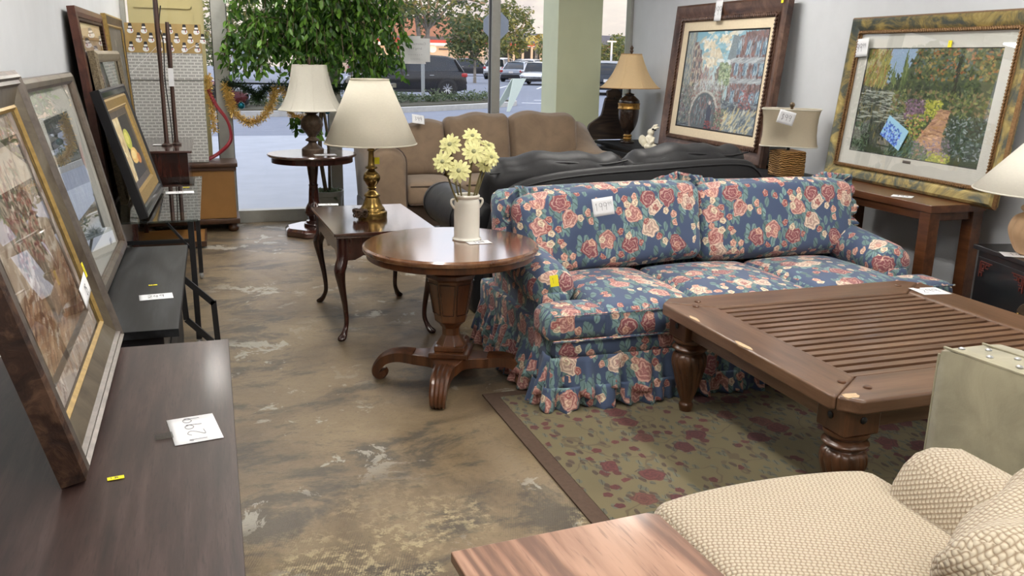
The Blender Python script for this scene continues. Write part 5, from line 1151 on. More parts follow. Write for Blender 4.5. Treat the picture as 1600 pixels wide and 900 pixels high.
def canal():
    c = Cv(250, 190, (110, 130, 150), 3); r = c.r
    c.vgrad(0, 1, (190, 215, 215), (110, 185, 215)); c.vgrad(.45, 1, (205, 225, 222), (95, 178, 212))
    c.strokes((.2, .75, .55, 1), [(225, 235, 235), (240, 225, 190), (120, 190, 215)], 90, .10, .03, .1, .4)
    for x, y in ((.30, .86), (.40, .78), (.36, .68), (.5, .92)): c.strokes((x-.06, x+.06, y-.035, y+.035), [(248, 236, 205), (236, 215, 170)], 40, .05, .02, 0, 1)
    c.poly([(0, 0), (0, 1), (.10, 1), (.115, .88), (.115, .2)], (140, 150, 150)); c.strokes((0, .115, .1, 1), [(130, 150, 160), (160, 170, 140), (100, 120, 130), (190, 180, 150)], 260, .05, .012, 1.5, .3)
    c.poly([(.10, .25), (.10, .88), (.15, .90), (.24, .70), (.27, .3)], (150, 118, 110)); c.strokes((.1, .26, .25, .88), [(150, 110, 104), (120, 84, 84), (190, 180, 160), (210, 196, 150)], 240, .04, .012, 1.5, .3, region=[(.10, .25), (.10, .88), (.15, .90), (.24, .70), (.27, .3)])
    for x in (.12, .19): 
        for y in (.5, .62, .74): c.poly([(x, y), (x+.025, y), (x+.025, y+.07), (x, y+.07)], (90, 96, 104), 6)
    c.poly([(.26, .3), (.26, .56), (.30, .66), (.36, .56), (.38, .3)], (170, 150, 140)); c.strokes((.25, .40, .3, .62), [(180, 130, 130), (200, 196, 170), (120, 150, 170), (150, 110, 110)], 180, .03, .01, 1.5, .3)
    c.poly([(.36, .3), (.37, .50), (.42, .52), (.45, .42), (.47, .3)], (190, 200, 195)); c.strokes((.35, .48, .3, .5), [(210, 215, 200), (150, 180, 200), (220, 205, 160)], 100, .03, .01, 1.5, .3)
    c.poly([(.42, .32), (.45, .62), (.54, .66), (.57, .32)], (110, 100, 96)); c.poly([(.44, .60), (.5, .70), (.56, .62)], (130, 100, 96))
    c.strokes((.43, .56, .35, .62), [(120, 104, 96), (90, 84, 84), (170, 150, 120)], 120, .03, .01, 1.5, .4)
    c.poly([(.62, .2), (.60, .92), (.74, .96), (.76, .98), (1, 1.0), (1, .1)], (130, 92, 84))
    c.strokes((.60, 1, .2, 1), [(150, 84, 74), (120, 72, 70), (100, 104, 120), (150, 150, 160), (90, 60, 60)], 700, .05, .014, 1.5, .4, region=[(.62, .2), (.60, .92), (.74, .96), (.76, .98), (1, 1.0), (1, .1)])
    c.poly([(.56, .72), (.60, .96), (.68, .94), (.66, .7)], (110, 130, 140), 12)
    for x in (.66, .77, .88, .95):
        for y in (.28, .56, .76): c.poly([(x, y), (x+.045, y+.01), (x+.045, y+.14), (x, y+.12)], (92, 136, 168), 14); c.strokes((x, x+.05, y, y+.14), [(170, 200, 215), (70, 100, 130)], 16, .05, .008, 1.5, .2)
    for y in (.70, .50): c.strokes((.62, 1, y-.01, y+.03), [(180, 190, 195), (140, 150, 160)], 80, .08, .01, .25, .1)
    c.strokes((.48, .62, .46, .68), [(120, 150, 90), (150, 180, 120), (90, 120, 80), (190, 200, 150)], 300, .025, .014, 0, 2)
    c.poly([(0, .0), (0, .22), (.5, .34), (1, .2), (1, 0)], (70, 84, 100)); c.strokes((0, 1, 0, .3), [(60, 76, 96), (96, 120, 140), (130, 150, 150), (52, 60, 80)], 500, .07, .012, .1, .3)
    # bridge
    c.ell(.36, .17, .22, .30, (150, 130, 124), 14); c.strokes((.14, .60, .1, .46), [(160, 90, 84), (150, 160, 150), (120, 130, 120), (196, 190, 176)], 260, .04, .012, .3, .8); c.ell(.345, .13, .165, .24, (74, 88, 96), 8)
    c.strokes((.2, .48, .0, .36), [(90, 120, 130), (120, 150, 160), (60, 70, 80), (140, 90, 90)], 260, .04, .010, 1.5, .3, region=[(.2, .05), (.22, .28), (.34, .36), (.46, .28), (.5, .05)])
    for t in np.linspace(0, pi, 60): c.strokes((.345+.18*math.cos(t)-.006, .345+.18*math.cos(t)+.006, .13+.26*math.sin(t)-.006, .13+.26*math.sin(t)+.006), [(200, 200, 190)], 2, .02, .012, t+pi/2, .1)
    c.strokes((.18, .55, .40, .50), [(210, 220, 220), (170, 190, 200)], 120, .04, .006, 1.5, .3)
    c.poly([(.40, .02), (.39, .2), (.42, .26), (.45, .2), (.46, .02)], (40, 50, 80), 8); c.ell(.42, .27, .015, .02, (220, 200, 190)); c.strokes((.39, .47, .0, .08), [(170, 50, 50), (40, 40, 60)], 30, .03, .012)
    c.strokes((.5, .66, .0, .22), [(90, 110, 80), (130, 150, 110), (180, 70, 80), (60, 80, 70)], 260, .025, .012, 0, 2); c.strokes((.62, .98, .0, .22), [(220, 196, 120), (200, 200, 170), (130, 150, 160), (90, 110, 130)], 260, .07, .014, .9, .4)
    c.strokes((.78, .92, .24, .42), [(150, 60, 60), (180, 90, 90)], 60, .02, .012, 0, 2); c.strokes((0, .16, .05, .45), [(90, 110, 110), (150, 150, 130), (120, 90, 100), (70, 90, 80)], 240, .035, .012, 1.3, .6)
    g = c.a.mean(2, keepdims=True); c.a = (c.a*.72+g*.28)*.80+np.array((146, 154, 158))*.20; return c
def garden():
    c = Cv(250, 200, (60, 72, 52), 5); c.vgrad(.7, 1, (70, 84, 56), (84, 94, 60)); c.poly([(.12, .6), (.14, 1), (.42, 1), (.34, .75)], (150, 176, 206), 5)
    c.strokes((0, 1, .45, 1), [(52, 66, 42), (72, 88, 52), (40, 50, 38), (96, 104, 60)], 1100, .035, .014, 1.2, 1.2, region=[(0, .4), (0, 1), (.12, 1), (.2, .82), (.3, .75), (.42, 1), (1, 1), (1, .4)])
    c.strokes((0, .2, .62, 1), [(168, 160, 84), (140, 140, 76), (110, 120, 66), (160, 110, 70)], 420, .09, .008, 1.35, .2); c.strokes((.24, .36, .66, .98), [(110, 124, 70), (84, 104, 60)], 200, .09, .008, 1.5, .1, region=[(.22, .6), (.24, .84), (.28, .6), (.30, .6), (.33, .98), (.38, .6)])
    c.strokes((.4, 1, .72, 1), [(150, 130, 70), (120, 116, 66), (76, 92, 60), (90, 110, 110), (160, 100, 60)], 380, .025, .014, 0, 2); c.strokes((.72, .74, .55, .9), [(40, 36, 30)], 30, .12, .006, 1.5, .15)
    c.poly([(0, .22), (0, .64), (.3, .60), (.46, .48), (.42, .2), (.2, .05)], (66, 74, 66)); W_ = [(0, .2), (0, .64), (.3, .60), (.46, .48), (.42, .2), (.2, .05)]
    c.strokes((0, .46, .1, .64), [(56, 62, 56), (96, 96, 76), (40, 46, 44), (120, 112, 70)], 400, .06, .012, 1.5, .3, region=W_); c.strokes((0, .46, .3, .60), [(190, 196, 188), (150, 160, 150), (170, 176, 160)], 190, .055, .007, 0, .1, region=W_)
    c.strokes((.28, 1, .40, .62), [(84, 100, 60), (60, 76, 50), (120, 130, 70), (130, 110, 80)], 500, .03, .014, 0, 2); c.strokes((.40, .56, .36, .54), [(150, 120, 150), (124, 96, 120), (96, 74, 96)], 220, .02, .010, 0, 2)
    c.strokes((.55, .67, .38, .54), [(190, 190, 80), (150, 160, 60)], 130, .022, .012, 0, 2)
    c.poly([(.50, .0), (.54, .2), (.62, .36), (.66, .47), (.74, .46), (.72, .3), (.72, .15), (.78, 0)], (190, 150, 120)); c.strokes((.5, .76, .0, .46), [(206, 170, 136), (176, 134, 110), (190, 150, 104), (150, 112, 100)], 220, .05, .010, .1, .3, region=[(.50, .0), (.54, .2), (.62, .36), (.66, .47), (.74, .46), (.72, .3), (.72, .15), (.78, 0)])
    c.strokes((.42, .60, .14, .42), [(130, 150, 70), (180, 186, 96), (200, 130, 100), (96, 120, 60)], 260, .022, .011, 0, 2, region=[(.38, .1), (.40, .4), (.60, .42), (.56, .22), (.50, .1)])
    c.strokes((.70, 1, .05, .42), [(50, 66, 54), (80, 100, 84), (150, 160, 166), (60, 80, 76), (40, 54, 50)], 520, .028, .010, .8, 1.2, region=[(.74, .0), (.72, .3), (.78, .44), (1, .42), (1, 0)])
    c.strokes((.30, .70, .0, .22), [(84, 104, 76), (110, 130, 90), (60, 80, 66), (96, 130, 130)], 420, .05, .009, 1.2, .6, region=[(.28, .0), (.36, .24), (.5, .18), (.6, .12), (.72, .0)])
    c.strokes((.64, .80, .0, .09), [(176, 180, 70), (150, 160, 70)], 90, .022, .014, 0, 2); c.strokes((.52, .80, .05, .2), [(130, 110, 140), (150, 130, 150)], 70, .02, .01, 0, 2); c.strokes((0, .14, .0, .28), [(60, 84, 60), (100, 120, 100), (40, 50, 40)], 200, .03, .01, 1, .8)
    return c
def stilllife():
    c = Cv(150, 130, (176, 160, 140), 8); c.vgrad(0, 1, (150, 124, 96), (190, 180, 168)); c.strokes((0, 1, 0, 1), [(190, 176, 156), (160, 140, 118), (206, 196, 184)], 300, .12, .03, .8, .5)
    c.strokes((0, 1, 0, .35), [(150, 110, 80), (120, 84, 62), (170, 140, 110)], 260, .12, .02, .5, .3); c.poly([(.40, .12), (.36, .38), (.42, .48), (.58, .48), (.64, .38), (.58, .12)], (112, 96, 80)); c.strokes((.37, .63, .12, .48), [(140, 130, 110), (90, 70, 58), (176, 160, 140)], 80, .05, .012, 1.5, .2, region=[(.40, .12), (.36, .38), (.42, .48), (.58, .48), (.64, .38), (.58, .12)])
    c.strokes((.22, .80, .42, .92), [(120, 60, 56), (150, 90, 76), (96, 104, 76), (180, 160, 140), (80, 70, 56)], 420, .05, .018, 1.2, 1.2); return c
def marble():
    c = Cv(120, 100, (180, 168, 156), 9); c.strokes((0, 1, 0, 1), [(150, 126, 112), (206, 196, 188), (120, 96, 84), (186, 150, 124), (226, 218, 210)], 900, .07, .012, 1.2, .6); return c
def fruit():
    c = Cv(100, 120, (206, 186, 140), 4); c.poly([(.30, 0), (.45, 1), (1, 1), (1, 0)], (44, 42, 44)); c.strokes((0, .5, 0, 1), [(214, 200, 160), (190, 160, 110), (226, 214, 184)], 160, .12, .03, 1.4, .2, region=[(0, 0), (0, 1), (.45, 1), (.30, 0)])
    c.ell(.55, .62, .17, .17, (176, 180, 70)); c.ell(.53, .64, .10, .10, (214, 208, 110)); c.ell(.60, .34, .20, .13, (226, 186, 110)); c.ell(.57, .36, .12, .07, (240, 214, 150)); c.ell(.80, .25, .10, .09, (200, 130, 70)); return c
def greytrees():
    c = Cv(110, 110, (84, 90, 88), 6); c.strokes((0, 1, 0, 1), [(70, 76, 74), (96, 102, 98), (56, 60, 60)], 400, .15, .02, 1.5, .2); c.strokes((.3, .6, 0, .9), [(120, 120, 110), (140, 140, 130), (40, 42, 42)], 160, .06, .008, 1.3, .4); c.strokes((0, 1, .5, 1), [(40, 44, 42)], 60, .2, .006, 1.1, .5); return c
def hazy(seed, cols):
    c = Cv(70, 90, cols[0], seed); c.strokes((0, 1, 0, 1), cols, 220, .14, .03, 1.2, .6); return c
def floweroverlay():
    c = Cv(60, 45, (150, 196, 222), 2); c.strokes((0, .8, 0, .75), [(50, 90, 190), (90, 130, 220), (40, 70, 160), (140, 170, 230)], 160, .09, .05, 0, 2); c.strokes((.2, 1, 0, .6), [(220, 236, 240)], 22, .06, .015, 0, 2); return c
# ---------------------------------------------------------------- picture frames
def place(o, bl, br, tl):   # bottom left, bottom right, top left as seen from the front
    bl, br, tl = Vector(bl), Vector(br), Vector(tl); x = (br-bl).normalized(); z = (tl-bl); z = (z-x*z.dot(x)); h = z.length; z.normalize(); y = z.cross(x)
    m = Matrix((x, y, z)).transposed().to_4x4(); m.translation = (bl+br)/2; o.matrix_world = m; return (br-bl).length, h
def ringframe(w, h, prof, wob=None):
    mb = MB(); R = []
    n = 14
    for a, d in prof:
        X0, X1, Z0, Z1 = -w/2+a, w/2-a, a, h-a; R.append([(X0, -d, Z0), (X1, -d, Z0), (X1, -d, Z1), (X0, -d, Z1)])
    return mb.rings(R, cap0=False, cap1=False)
def mottle(name, cols, scale=9, rough=.4, metal=.4, bump=.3, dist=1.0):
    m = Mat(name, rough=rough, metal=metal); nz = m.noise(m.tc.outputs['Object'], scale, 6, .65, dist); k = len(cols)-1
    m.set('color', m.ramp(nz, [(.3+.4*i/k, c) for i, c in enumerate(cols)])); m.bump(nz, bump, .01); return m.m
M['mat_cream'] = plain('cream_linen_liner', lin((222, 206, 178)), .85, .04, 60); M['mat_grey'] = plain('pale_grey_mount', lin((206, 206, 198)), .85, .02)
M['backing'] = plain('kraft_backing', lin((90, 74, 56)), .9, .1)
M['picglass'] = mglass('picture_glass', (1, 1, 1), 1.3, .6)
M['f_brown'] = mottle('brown_carved_frame', [lin((50, 32, 26)), lin((84, 58, 46)), lin((112, 84, 68))], 6, .35, .1, .3)
M['f_gold'] = mottle('blue_gold_leaf_frame', [lin((70, 80, 82)), lin((92, 94, 82)), lin((166, 146, 90)), lin((196, 178, 118))], 5, .35, .45, .3, 1.5)
M['f_gilt'] = plain('gilt_moulding', lin((132, 100, 66)), .4, .3, 90, .4, metal=.5); M['f_giltbright'] = plain('bright_gilt', lin((160, 132, 76)), .4, .2, 60, .2, metal=.5)
M['f_bronze'] = mottle('rust_bronze_frame_edge', [lin((30, 22, 19)), lin((62, 42, 32)), lin((104, 78, 60))], 18, .4, .3, .4)
M['f_olive'] = mottle('aged_olive_silver_panel', [lin((58, 46, 36)), lin((96, 86, 70)), lin((112, 104, 90))], 5, .35, .3, .15)
M['f_pewter'] = mottle('pewter_brown_frame', [lin((78, 68, 60)), lin((118, 108, 98)), lin((92, 68, 50))], 5, .3, .5, .15)
M['f_steel'] = plain('grooved_silver_moulding', lin((104, 96, 90)), .35, .25, 30, .2, metal=.5)
M['f_mah'] = mottle('mahogany_frame', [lin((52, 26, 20)), lin((88, 48, 34)), lin((104, 62, 46))], 6, .3, .0, .1)
M['f_champ'] = mottle('champagne_speckled_frame', [lin((84, 70, 56)), lin((130, 118, 96)), lin((166, 152, 124))], 90, .4, .4, .5)
def rope(parent, w, h, a, d, r, mat, step=.022, name='beading'):
    mb = MB(); X0, X1, Z0, Z1 = -w/2+a, w/2-a, a, h-a
    for (xa, za), (xb, zb) in (((X0, Z0), (X1, Z0)), ((X1, Z0), (X1, Z1)), ((X1, Z1), (X0, Z1)), ((X0, Z1), (X0, Z0))):
        L = math.hypot(xb-xa, zb-za); n = int(L/step)
        for i in range(n):
            t = (i+.5)/n; x, z = xa+(xb-xa)*t, za+(zb-za)*t; ux, uz = (xb-xa)/L, (zb-za)/L
            mb.bar((x-ux*step*.42-uz*r*.6, -d-r*.3, z-uz*step*.42+ux*r*.6), (x+ux*step*.42+uz*r*.6, -d-r*.3, z+uz*step*.42-ux*r*.6), r, r)
    return obj(name, mb, mat, parent, smooth=0)
def picture(label, bl, br, tl, layers, painting, inset, pd, glass=None, cat='picture', name='framed_picture', beads=()):
    t = thing(name, label, cat); w, h = place(t, bl, br, tl)
    for nm, prof, mat in layers: obj(nm, ringframe(w, h, prof), mat, t, smooth=28)
    for a, d, r, mat, st_ in beads: rope(t, w, h, a, d, r, mat, st_)
    obj('backing', MB().box(-w/2+.01, w/2-.01, -.006, -.001, .01, h-.01), M['backing'], t)
    if painting is not None: canvas_obj('print', painting, -w/2+inset[0], w/2-inset[0], inset[1], h-inset[1], -pd, t)
    if glass: obj('glass', MB().box(-w/2+glass[0], w/2-glass[0], -glass[1]-.001, -glass[1], glass[0], h-glass[0]), M['picglass'], t, smooth=0)
    return t, w, h
# right wall: bl is the far end
cw = picture('wide brown carved frame with a canal and bridge painting leaning on the right wall', (4.14, 7.66, .792), (4.14, 5.93, .792), (4.262, 7.66, 2.10),
    [('frame', [(0, 0), (0, .05), (.02, .062), (.06, .055), (.09, .035), (.11, .03)], M['f_brown']), ('inner_moulding', [(.11, .03), (.115, .042), (.14, .040), (.15, .028)], M['f_brown']), ('liner', [(.15, .028), (.20, .024), (.225, .018)], M['mat_cream']), ('slip', [(.225, .018), (.23, .022), (.238, .014)], M['blackpaint'])], canal(), (.236, .236), .013, beads=[(.127, .043, .016, M['f_brown'], .03)])
gt = picture('wide blue and gold frame with a lily pond garden print leaning above the console table', (4.17, 5.21, .842), (4.12, 3.70, .842), (4.275, 5.20, 1.90),
    [('frame', [(0, 0), (0, .045), (.015, .055), (.045, .045), (.075, .028)], M['f_gold']), ('gilt_edge', [(-.0001, .012), (-.012, .02), (-.012, .032), (-.0001, .046)], M['f_gilt']), ('inner_moulding', [(.075, .028), (.08, .036), (.095, .034), (.099, .022)], M['f_gilt']), ('mount', [(.099, .018), (.190, .018)], M['mat_grey']), ('mount_bevel', [(.190, .018), (.195, .012)], M['black'])], garden(), (.193, .193), .012, glass=(.098, .0205), beads=[(.087, .037, .010, M['f_gilt'], .018)])
g_, gw_, gh_ = gt
obj('title_plate', MB().box(-.03, .04, -.0196, -.018, .16, .178), M['f_steel'], g_)
fc = canvas_obj('flower_overlay', floweroverlay(), -.11, .11, -.07, .07, 0, None); fc.name = 'flower_overlay'; tag(fc, 'small pale blue card with blue hydrangeas over the glass of the garden print', 'overlay')  # pale blue flowered overlay set just in front of the print's glass
p_ = g_.matrix_world @ Vector((-gw_/2+.60, -.0235, .34)); fc.matrix_world = Matrix.Translation(p_) @ g_.matrix_world.to_3x3().to_4x4() @ Matrix.Rotation(.42, 4, 'Y')
# left wall (bl is the near end)
pa, paw, pah = picture('large glazed flower still life in a mottled bronze frame on the espresso chest', (-.335, 1.785, .752), (-.345, 2.735, .752), (-.535, 1.785, 1.535),
    [('frame', [(0, 0), (0, .048), (.012, .055)], M['f_bronze']), ('silver_moulding', [(.012, .055), (.02, .06), (.026, .052), (.036, .056), (.042, .046)], M['f_steel']), ('panel_moulding', [(.042, .046), (.085, .03)], M['f_olive']), ('gold_slip', [(.085, .03), (.092, .034), (.10, .026)], M['f_giltbright'])], marble(), (.099, .099), .018, glass=(.10, .025))
canvas_obj('inner_print', stilllife(), -paw/2+.185, paw/2-.185, .17, pah-.17, -.020, pa)
obj('inner_slip', ringframe(paw-.34, pah-.31, [(0, .019), (0, .024), (.012, .022), (.018, .019)]), M['f_pewter'], pa, loc=(0, 0, .155))
pb_, pbw, pbh = picture('glazed dark woodland photograph in a rounded pewter frame on the black stand', (-.475, 3.40, .657), (-.475, 4.60, .657), (-.645, 3.40, 1.50),
    [('frame', [(0, 0), (0, .02), (.006, .036), (.022, .044), (.040, .040), (.05, .03), (.052, .02)], M['f_pewter']), ('mount', [(.052, .012), (.30, .012)], M['mat_grey'])], greytrees(), (.30, .16), .0125, glass=(.052, .02))
obj('title_plate', MB().box(.30, .36, -.0136, -.0125, .085, .11), M['f_bronze'], pb_)
picture('tall mahogany frame with a faded print leaning on the left wall', (-.60, 5.33, .742), (-.60, 6.6, .742), (-.695, 5.33, 1.83),
    [('frame', [(0, 0), (0, .04), (.03, .045), (.06, .03)], M['f_mah']), ('mount', [(.072, .02), (.15, .02)], M['mat_cream']), ('slip', [(.15, .02), (.17, .026)], M['f_mah'])], hazy(1, [(140, 128, 130), (166, 150, 150), (110, 100, 110)]), (.17, .17), .018, glass=(.07, .03), beads=[(.066, .032, .012, M['f_bronze'], .02)])
picture('gold and brown frame standing tallest beside the wrapped boxes', (-.645, 7.0, .882), (-.645, 8.26, .882), (-.70, 7.0, 1.86),
    [('frame', [(0, 0), (0, .03), (.012, .035)], M['f_giltbright']), ('outer_moulding', [(.012, .035), (.05, .028), (.07, .03)], M['f_bronze']), ('gold_slip', [(.07, .03), (.08, .034), (.09, .024)], M['f_giltbright'])], hazy(2, [(96, 92, 84), (120, 114, 104), (76, 72, 68)]), (.09, .09), .02)
picture('speckled champagne frame with a green and grey print behind the black fruit picture', (-.535, 5.46, .742), (-.52, 6.66, .742), (-.632, 5.46, 1.60),
    [('frame', [(0, 0), (0, .035), (.02, .048), (.05, .04), (.065, .028)], M['f_champ'])], hazy(3, [(96, 112, 104), (134, 128, 132), (150, 110, 90), (110, 124, 120)]), (.065, .065), .02, glass=(.065, .024))
picture('fruit painting in a black frame with a gold inner moulding on the glass desk', (-.40, 4.93, .742), (-.37, 5.97, .742), (-.58, 4.93, 1.40),
    [('frame', [(0, 0), (0, .045), (.012, .05), (.02, .042), (.045, .046), (.055, .036)], M['blackpaint']), ('gold_moulding', [(.055, .036), (.065, .042), (.11, .030), (.115, .034), (.13, .022)], M['f_giltbright']), ('grey_slip', [(.13, .022), (.165, .018)], M['f_steel'])], fruit(), (.165, .165), .017)
# ---------------------------------------------------------------- price papers
GL = {'1': [[(.35, .8), (.5, 1), (.5, 0)]], '9': [[(.8, .75), (.6, 1), (.25, .95), (.15, .7), (.4, .5), (.75, .65), (.82, .9), (.7, 0)]], '2': [[(.15, .8), (.45, 1), (.8, .8), (.6, .45), (.15, 0), (.85, .02)]], '5': [[(.8, 1), (.3, 1), (.25, .6), (.65, .6), (.8, .3), (.55, 0), (.15, .1)]],
      '4': [[(.3, 1), (.15, .45), (.85, .45)], [(.7, .9), (.65, 0)]], '$': [[(.75, .85), (.4, .95), (.25, .7), (.7, .4), (.6, .1), (.2, .15)], [(.5, 1.1), (.45, -.1)]], '3': [[(.2, .9), (.6, 1), (.7, .75), (.4, .55), (.75, .35), (.6, .05), (.15, .1)]], '8': [[(.7, .85), (.4, 1), (.25, .8), (.7, .35), (.5, 0), (.2, .25), (.65, .7), (.7, .85)]], '-': [[(.1, .1), (.9, .15)]], ' ': [], '7': [[(.15, .95), (.8, 1), (.4, 0)]]}
def ink(s, x, z, size, th, y=-.0012):
    mb = MB(); cx = x
    for ch in s:
        sup = ch in 'abcdefghij'; k = 1
        for st_ in GL.get(ch, []):
            P = catmull([(a, b, 0) for a, b in st_], 4) if len(st_) > 2 else [Vector((*p, 0)) for p in st_]
            for a, b in zip(P[:-1], P[1:]): mb.bar((cx+a.x*size*.6, y, z+a.y*size), (cx+b.x*size*.6, y, z+b.y*size), th, .0004, up=(0, 1, 0))
        cx += size*.62
    return mb
def paper(label, loc, rot, w=.13, h=.085, text='', small='', mat=None, cat='price tag', name='price_tag', curl=.006, th=.0022, group=None, tx=0):
    t = thing(name, label, cat, loc, group=group); t.rotation_euler = rot
    mb = MB().grid(lambda u, v: ((u-.5)*w, -curl*(math.sin(u*3.1)*.35*(v)+.9*(u-.5)**2*4*.25*v), (v-.5)*h), 9, 6); o = obj('sheet', mb, mat or M['paper'], t, smooth=60); s = o.modifiers.new('t', 'SOLIDIFY'); s.thickness = .0005
    if text:
        sz = h*.42; L = len(text)*sz*.62+len(small)*sz*.34; x0 = -L/2
        obj('handwriting', ink(text, x0, -sz*.5, sz, th, -curl*.5-.0012), M['ink'], t, smooth=0)
        if small: obj('handwriting', ink(small, x0+len(text)*sz*.62, 0, sz*.5, th*.7, -curl*.5-.0012), M['ink'], t, smooth=0)
    return t
flat = -pi/2
M['yellow'] = Mat('yellow_sticker_paper', color=lin((236, 224, 30)), rough=.6).m
def flatpaper(label, px, py, z, rz, w, h, text, small='', **k):
    p = at(px, py, z=z); return paper(label, (p.x, p.y, z+.0018), (flat, 0, rz), w, h, text, small, curl=.0006, **k)
def sticker(label, loc, rot, w=.03, h=.016):
    t = thing('price_sticker', label, 'sticker', loc); t.rotation_euler = rot; obj('sheet', MB().box(-w/2, w/2, -.0012, 0, -h/2, h/2), M['yellow'], t); obj('print', ink('1 24', -w*.32, -h*.2, h*.45, .0011, -.0014), M['ink'], t, smooth=0); return t
cpp = flatpaper('creased white price paper taped on the espresso chest', 304, 671, .750, -pi/2+.25-pi/2+pi, .105, .155, '9', '')
[bpy.data.objects.remove(q_) for q_ in list(cpp.children) if q_.name.startswith('hand')]; hw1 = obj('handwriting', ink('1299', -.067, -.025, .05, .0013, -.002), M['ink'], cpp, smooth=0); hw1.rotation_euler = (0, -pi/2+.0, 0)
cpp.rotation_euler = (flat, 0, math.radians(9)); cpp.children[0].scale = (1.25, 1, .75)
obj('clear_tape', MB().box(-.088, -.05, -.0024, -.002, -.035, .0), mglass('clear_tape_film', (.8, .8, .8), 2), cpp)
p = at(181, 748, z=.75); sticker('small yellow sticker lying on the espresso chest', (p.x, p.y, .7512), (flat, 0, .15), .032, .014)
flatpaper('white price paper on the black oak stand', 244, 464, .655, .10, .125, .085, '249')
p = at(239, 446, z=.655); sticker('small yellow sticker on the black oak stand', (p.x, p.y, .6562), (flat, 0, .1), .034, .014)
flatpaper('white price paper lying on the glass desk', 281, 301, .741, .05, .17, .10, '99')
p = at(291, 293, z=.741); sticker('tiny yellow sticker on the glass desk', (p.x, p.y, .7422), (flat, 0, 0), .04, .018)
p = at(249, 218, y=7.2); paper('white price paper on top of the dark red stand', (p.x, 7.6, .8835), (flat, 0, 0), .15, .10, '99', curl=.0006)
flatpaper('white price paper on the small round window table', 508, 242, .7405, .05, .19, .12, '149')
flatpaper('crumpled white price paper on the cherry end table', 513, 320, .6415, -.1, .13, .08, '99')
flatpaper('white price paper at the foot of the flower crock', 748, 379, .7205, .05, .12, .075, '129')
flatpaper('white price paper on the console table', 1410, 307, .840, -.9, .12, .09, '199')
flatpaper('white price paper on the far corner of the slatted coffee table', 1453, 455, .531, -.15, .15, .13, '299')
flatpaper('white price paper on the black lacquer cabinet', 1592, 399, .6805, -.6, .16, .12, '149')
p = at(647, 181, y=8.33); paper('white price paper pinned on the left back cushion of the tan sofa', (p.x, 8.15, p.z-.02), (-.7, .15, 0), .12, .10, '399')
p = at(935, 320, y=4.225); paper('white price paper on the left back cushion of the floral sofa', (p.x, 4.165, p.z), (-.22, -.12, -.05), .118, .095, '199', '99', curl=.01, th=.0014)
p = at(863, 437, y=3.80); o = sticker('yellow price sticker on the left arm of the floral sofa', (p.x, 3.775, p.z), (-.15, -.12, -.1), .042, .055)
p = at(1222, 183, y=5.38); paper('white price paper on the oatmeal shade of the wicker lamp', (p.x, 5.33, p.z), (0, .25, -.55), .115, .095, '$99', curl=.006, th=.002)
q = g_.matrix_world @ Vector((-gw_/2+.145, -.042, gh_-.19)); t_ = paper('white price paper over the upper left corner of the garden print', q, (0, 0, 0), .125, .12, '99', '99', curl=.012); t_.matrix_world = Matrix.Translation(q) @ g_.matrix_world.to_3x3().to_4x4() @ Matrix.Rotation(-.06, 4, 'Y')
q = g_.matrix_world @ Vector((.16, -.024, gh_-.17)); t_ = sticker('tiny yellow sticker near the top of the garden print', q, (0, 0, 0), .03, .04); t_.matrix_world = Matrix.Translation(q) @ g_.matrix_world.to_3x3().to_4x4()
w_, cw_w, cw_h = cw; q = w_.matrix_world @ Vector((-.10, -.066, cw_h-.075)); t_ = paper('white price paper hanging over the top of the canal painting frame', q, (0, 0, 0), .11, .17, '299', curl=.01); t_.matrix_world = Matrix.Translation(q) @ w_.matrix_world.to_3x3().to_4x4()
q = w_.matrix_world @ Vector((cw_w/2-.06, -.066, cw_h-.03)); t_ = sticker('yellow sticker at the upper right corner of the canal painting frame', q, (0, 0, 0), .03, .05); t_.matrix_world = Matrix.Translation(q) @ w_.matrix_world.to_3x3().to_4x4()
q = pa.matrix_world @ Vector((.17, -.060, .24)); t_ = paper('white price paper behind glass glare on the flower still life', q, (0, 0, 0), .14, .055, '25', curl=.004); t_.matrix_world = Matrix.Translation(q) @ pa.matrix_world.to_3x3().to_4x4() @ Matrix.Rotation(-.1, 4, 'Y')
q = pa.matrix_world @ Vector((.255, -.060, .275)); t_ = sticker('yellow sticker on the glass of the flower still life', q, (0, 0, 0), .02, .04); t_.matrix_world = Matrix.Translation(q) @ pa.matrix_world.to_3x3().to_4x4()
# ---------------------------------------------------------------- garlands and ribbon in the window
M['tinsel'] = Mat('gold_tinsel', color=lin((240, 205, 120)), rough=.3, metal=.3).m
M['pine'] = leafmat('green_garland_needles', lin((24, 44, 24)), lin((40, 66, 36)), lin((60, 84, 50)), .6, .1)
GY = 8.70
def strand(path, n, L, W, rad, mb=None):
    mb = mb or MB(); P = catmull(path, 12); m = len(P)
    for _ in range(n):
        i = rng.integers(0, m-1); p = P[i].lerp(P[i+1], rng.random()); d = Vector(rng.normal(0, 1, 3)).normalized(); s = d.cross(Vector(rng.normal(0, 1, 3))).normalized()*W; l = L*rng.uniform(.6, 1.1)
        e = p+d*l*rad; c_ = d.cross(s)*rng.uniform(-1, 1)
        mb.add([p-s, p+s, e+s+c_, e-s+c_], [(0, 1, 2, 3)])
    mb.tube(P[::3], .004, 5); return mb
g1p = [(.13, GY, 1.32), (.16, GY, 1.20), (.20, GY, 1.06), (.32, GY, .98), (.46, GY, 1.03), (.54, GY, 1.16), (.58, GY, 1.29)]
tag(obj('tinsel_garland', strand(g1p, 1500, .06, .0028, 1), M['tinsel'], smooth=0), 'gold tinsel swag hanging right of the left mullion', 'garland')
g2p = [(.62, GY, 1.29), (.68, GY, 1.24), (.70, GY, 1.10), (.76, GY, 1.02), (.88, GY, 1.03), (.94, GY, 1.12), (1.0, GY, 1.24)]
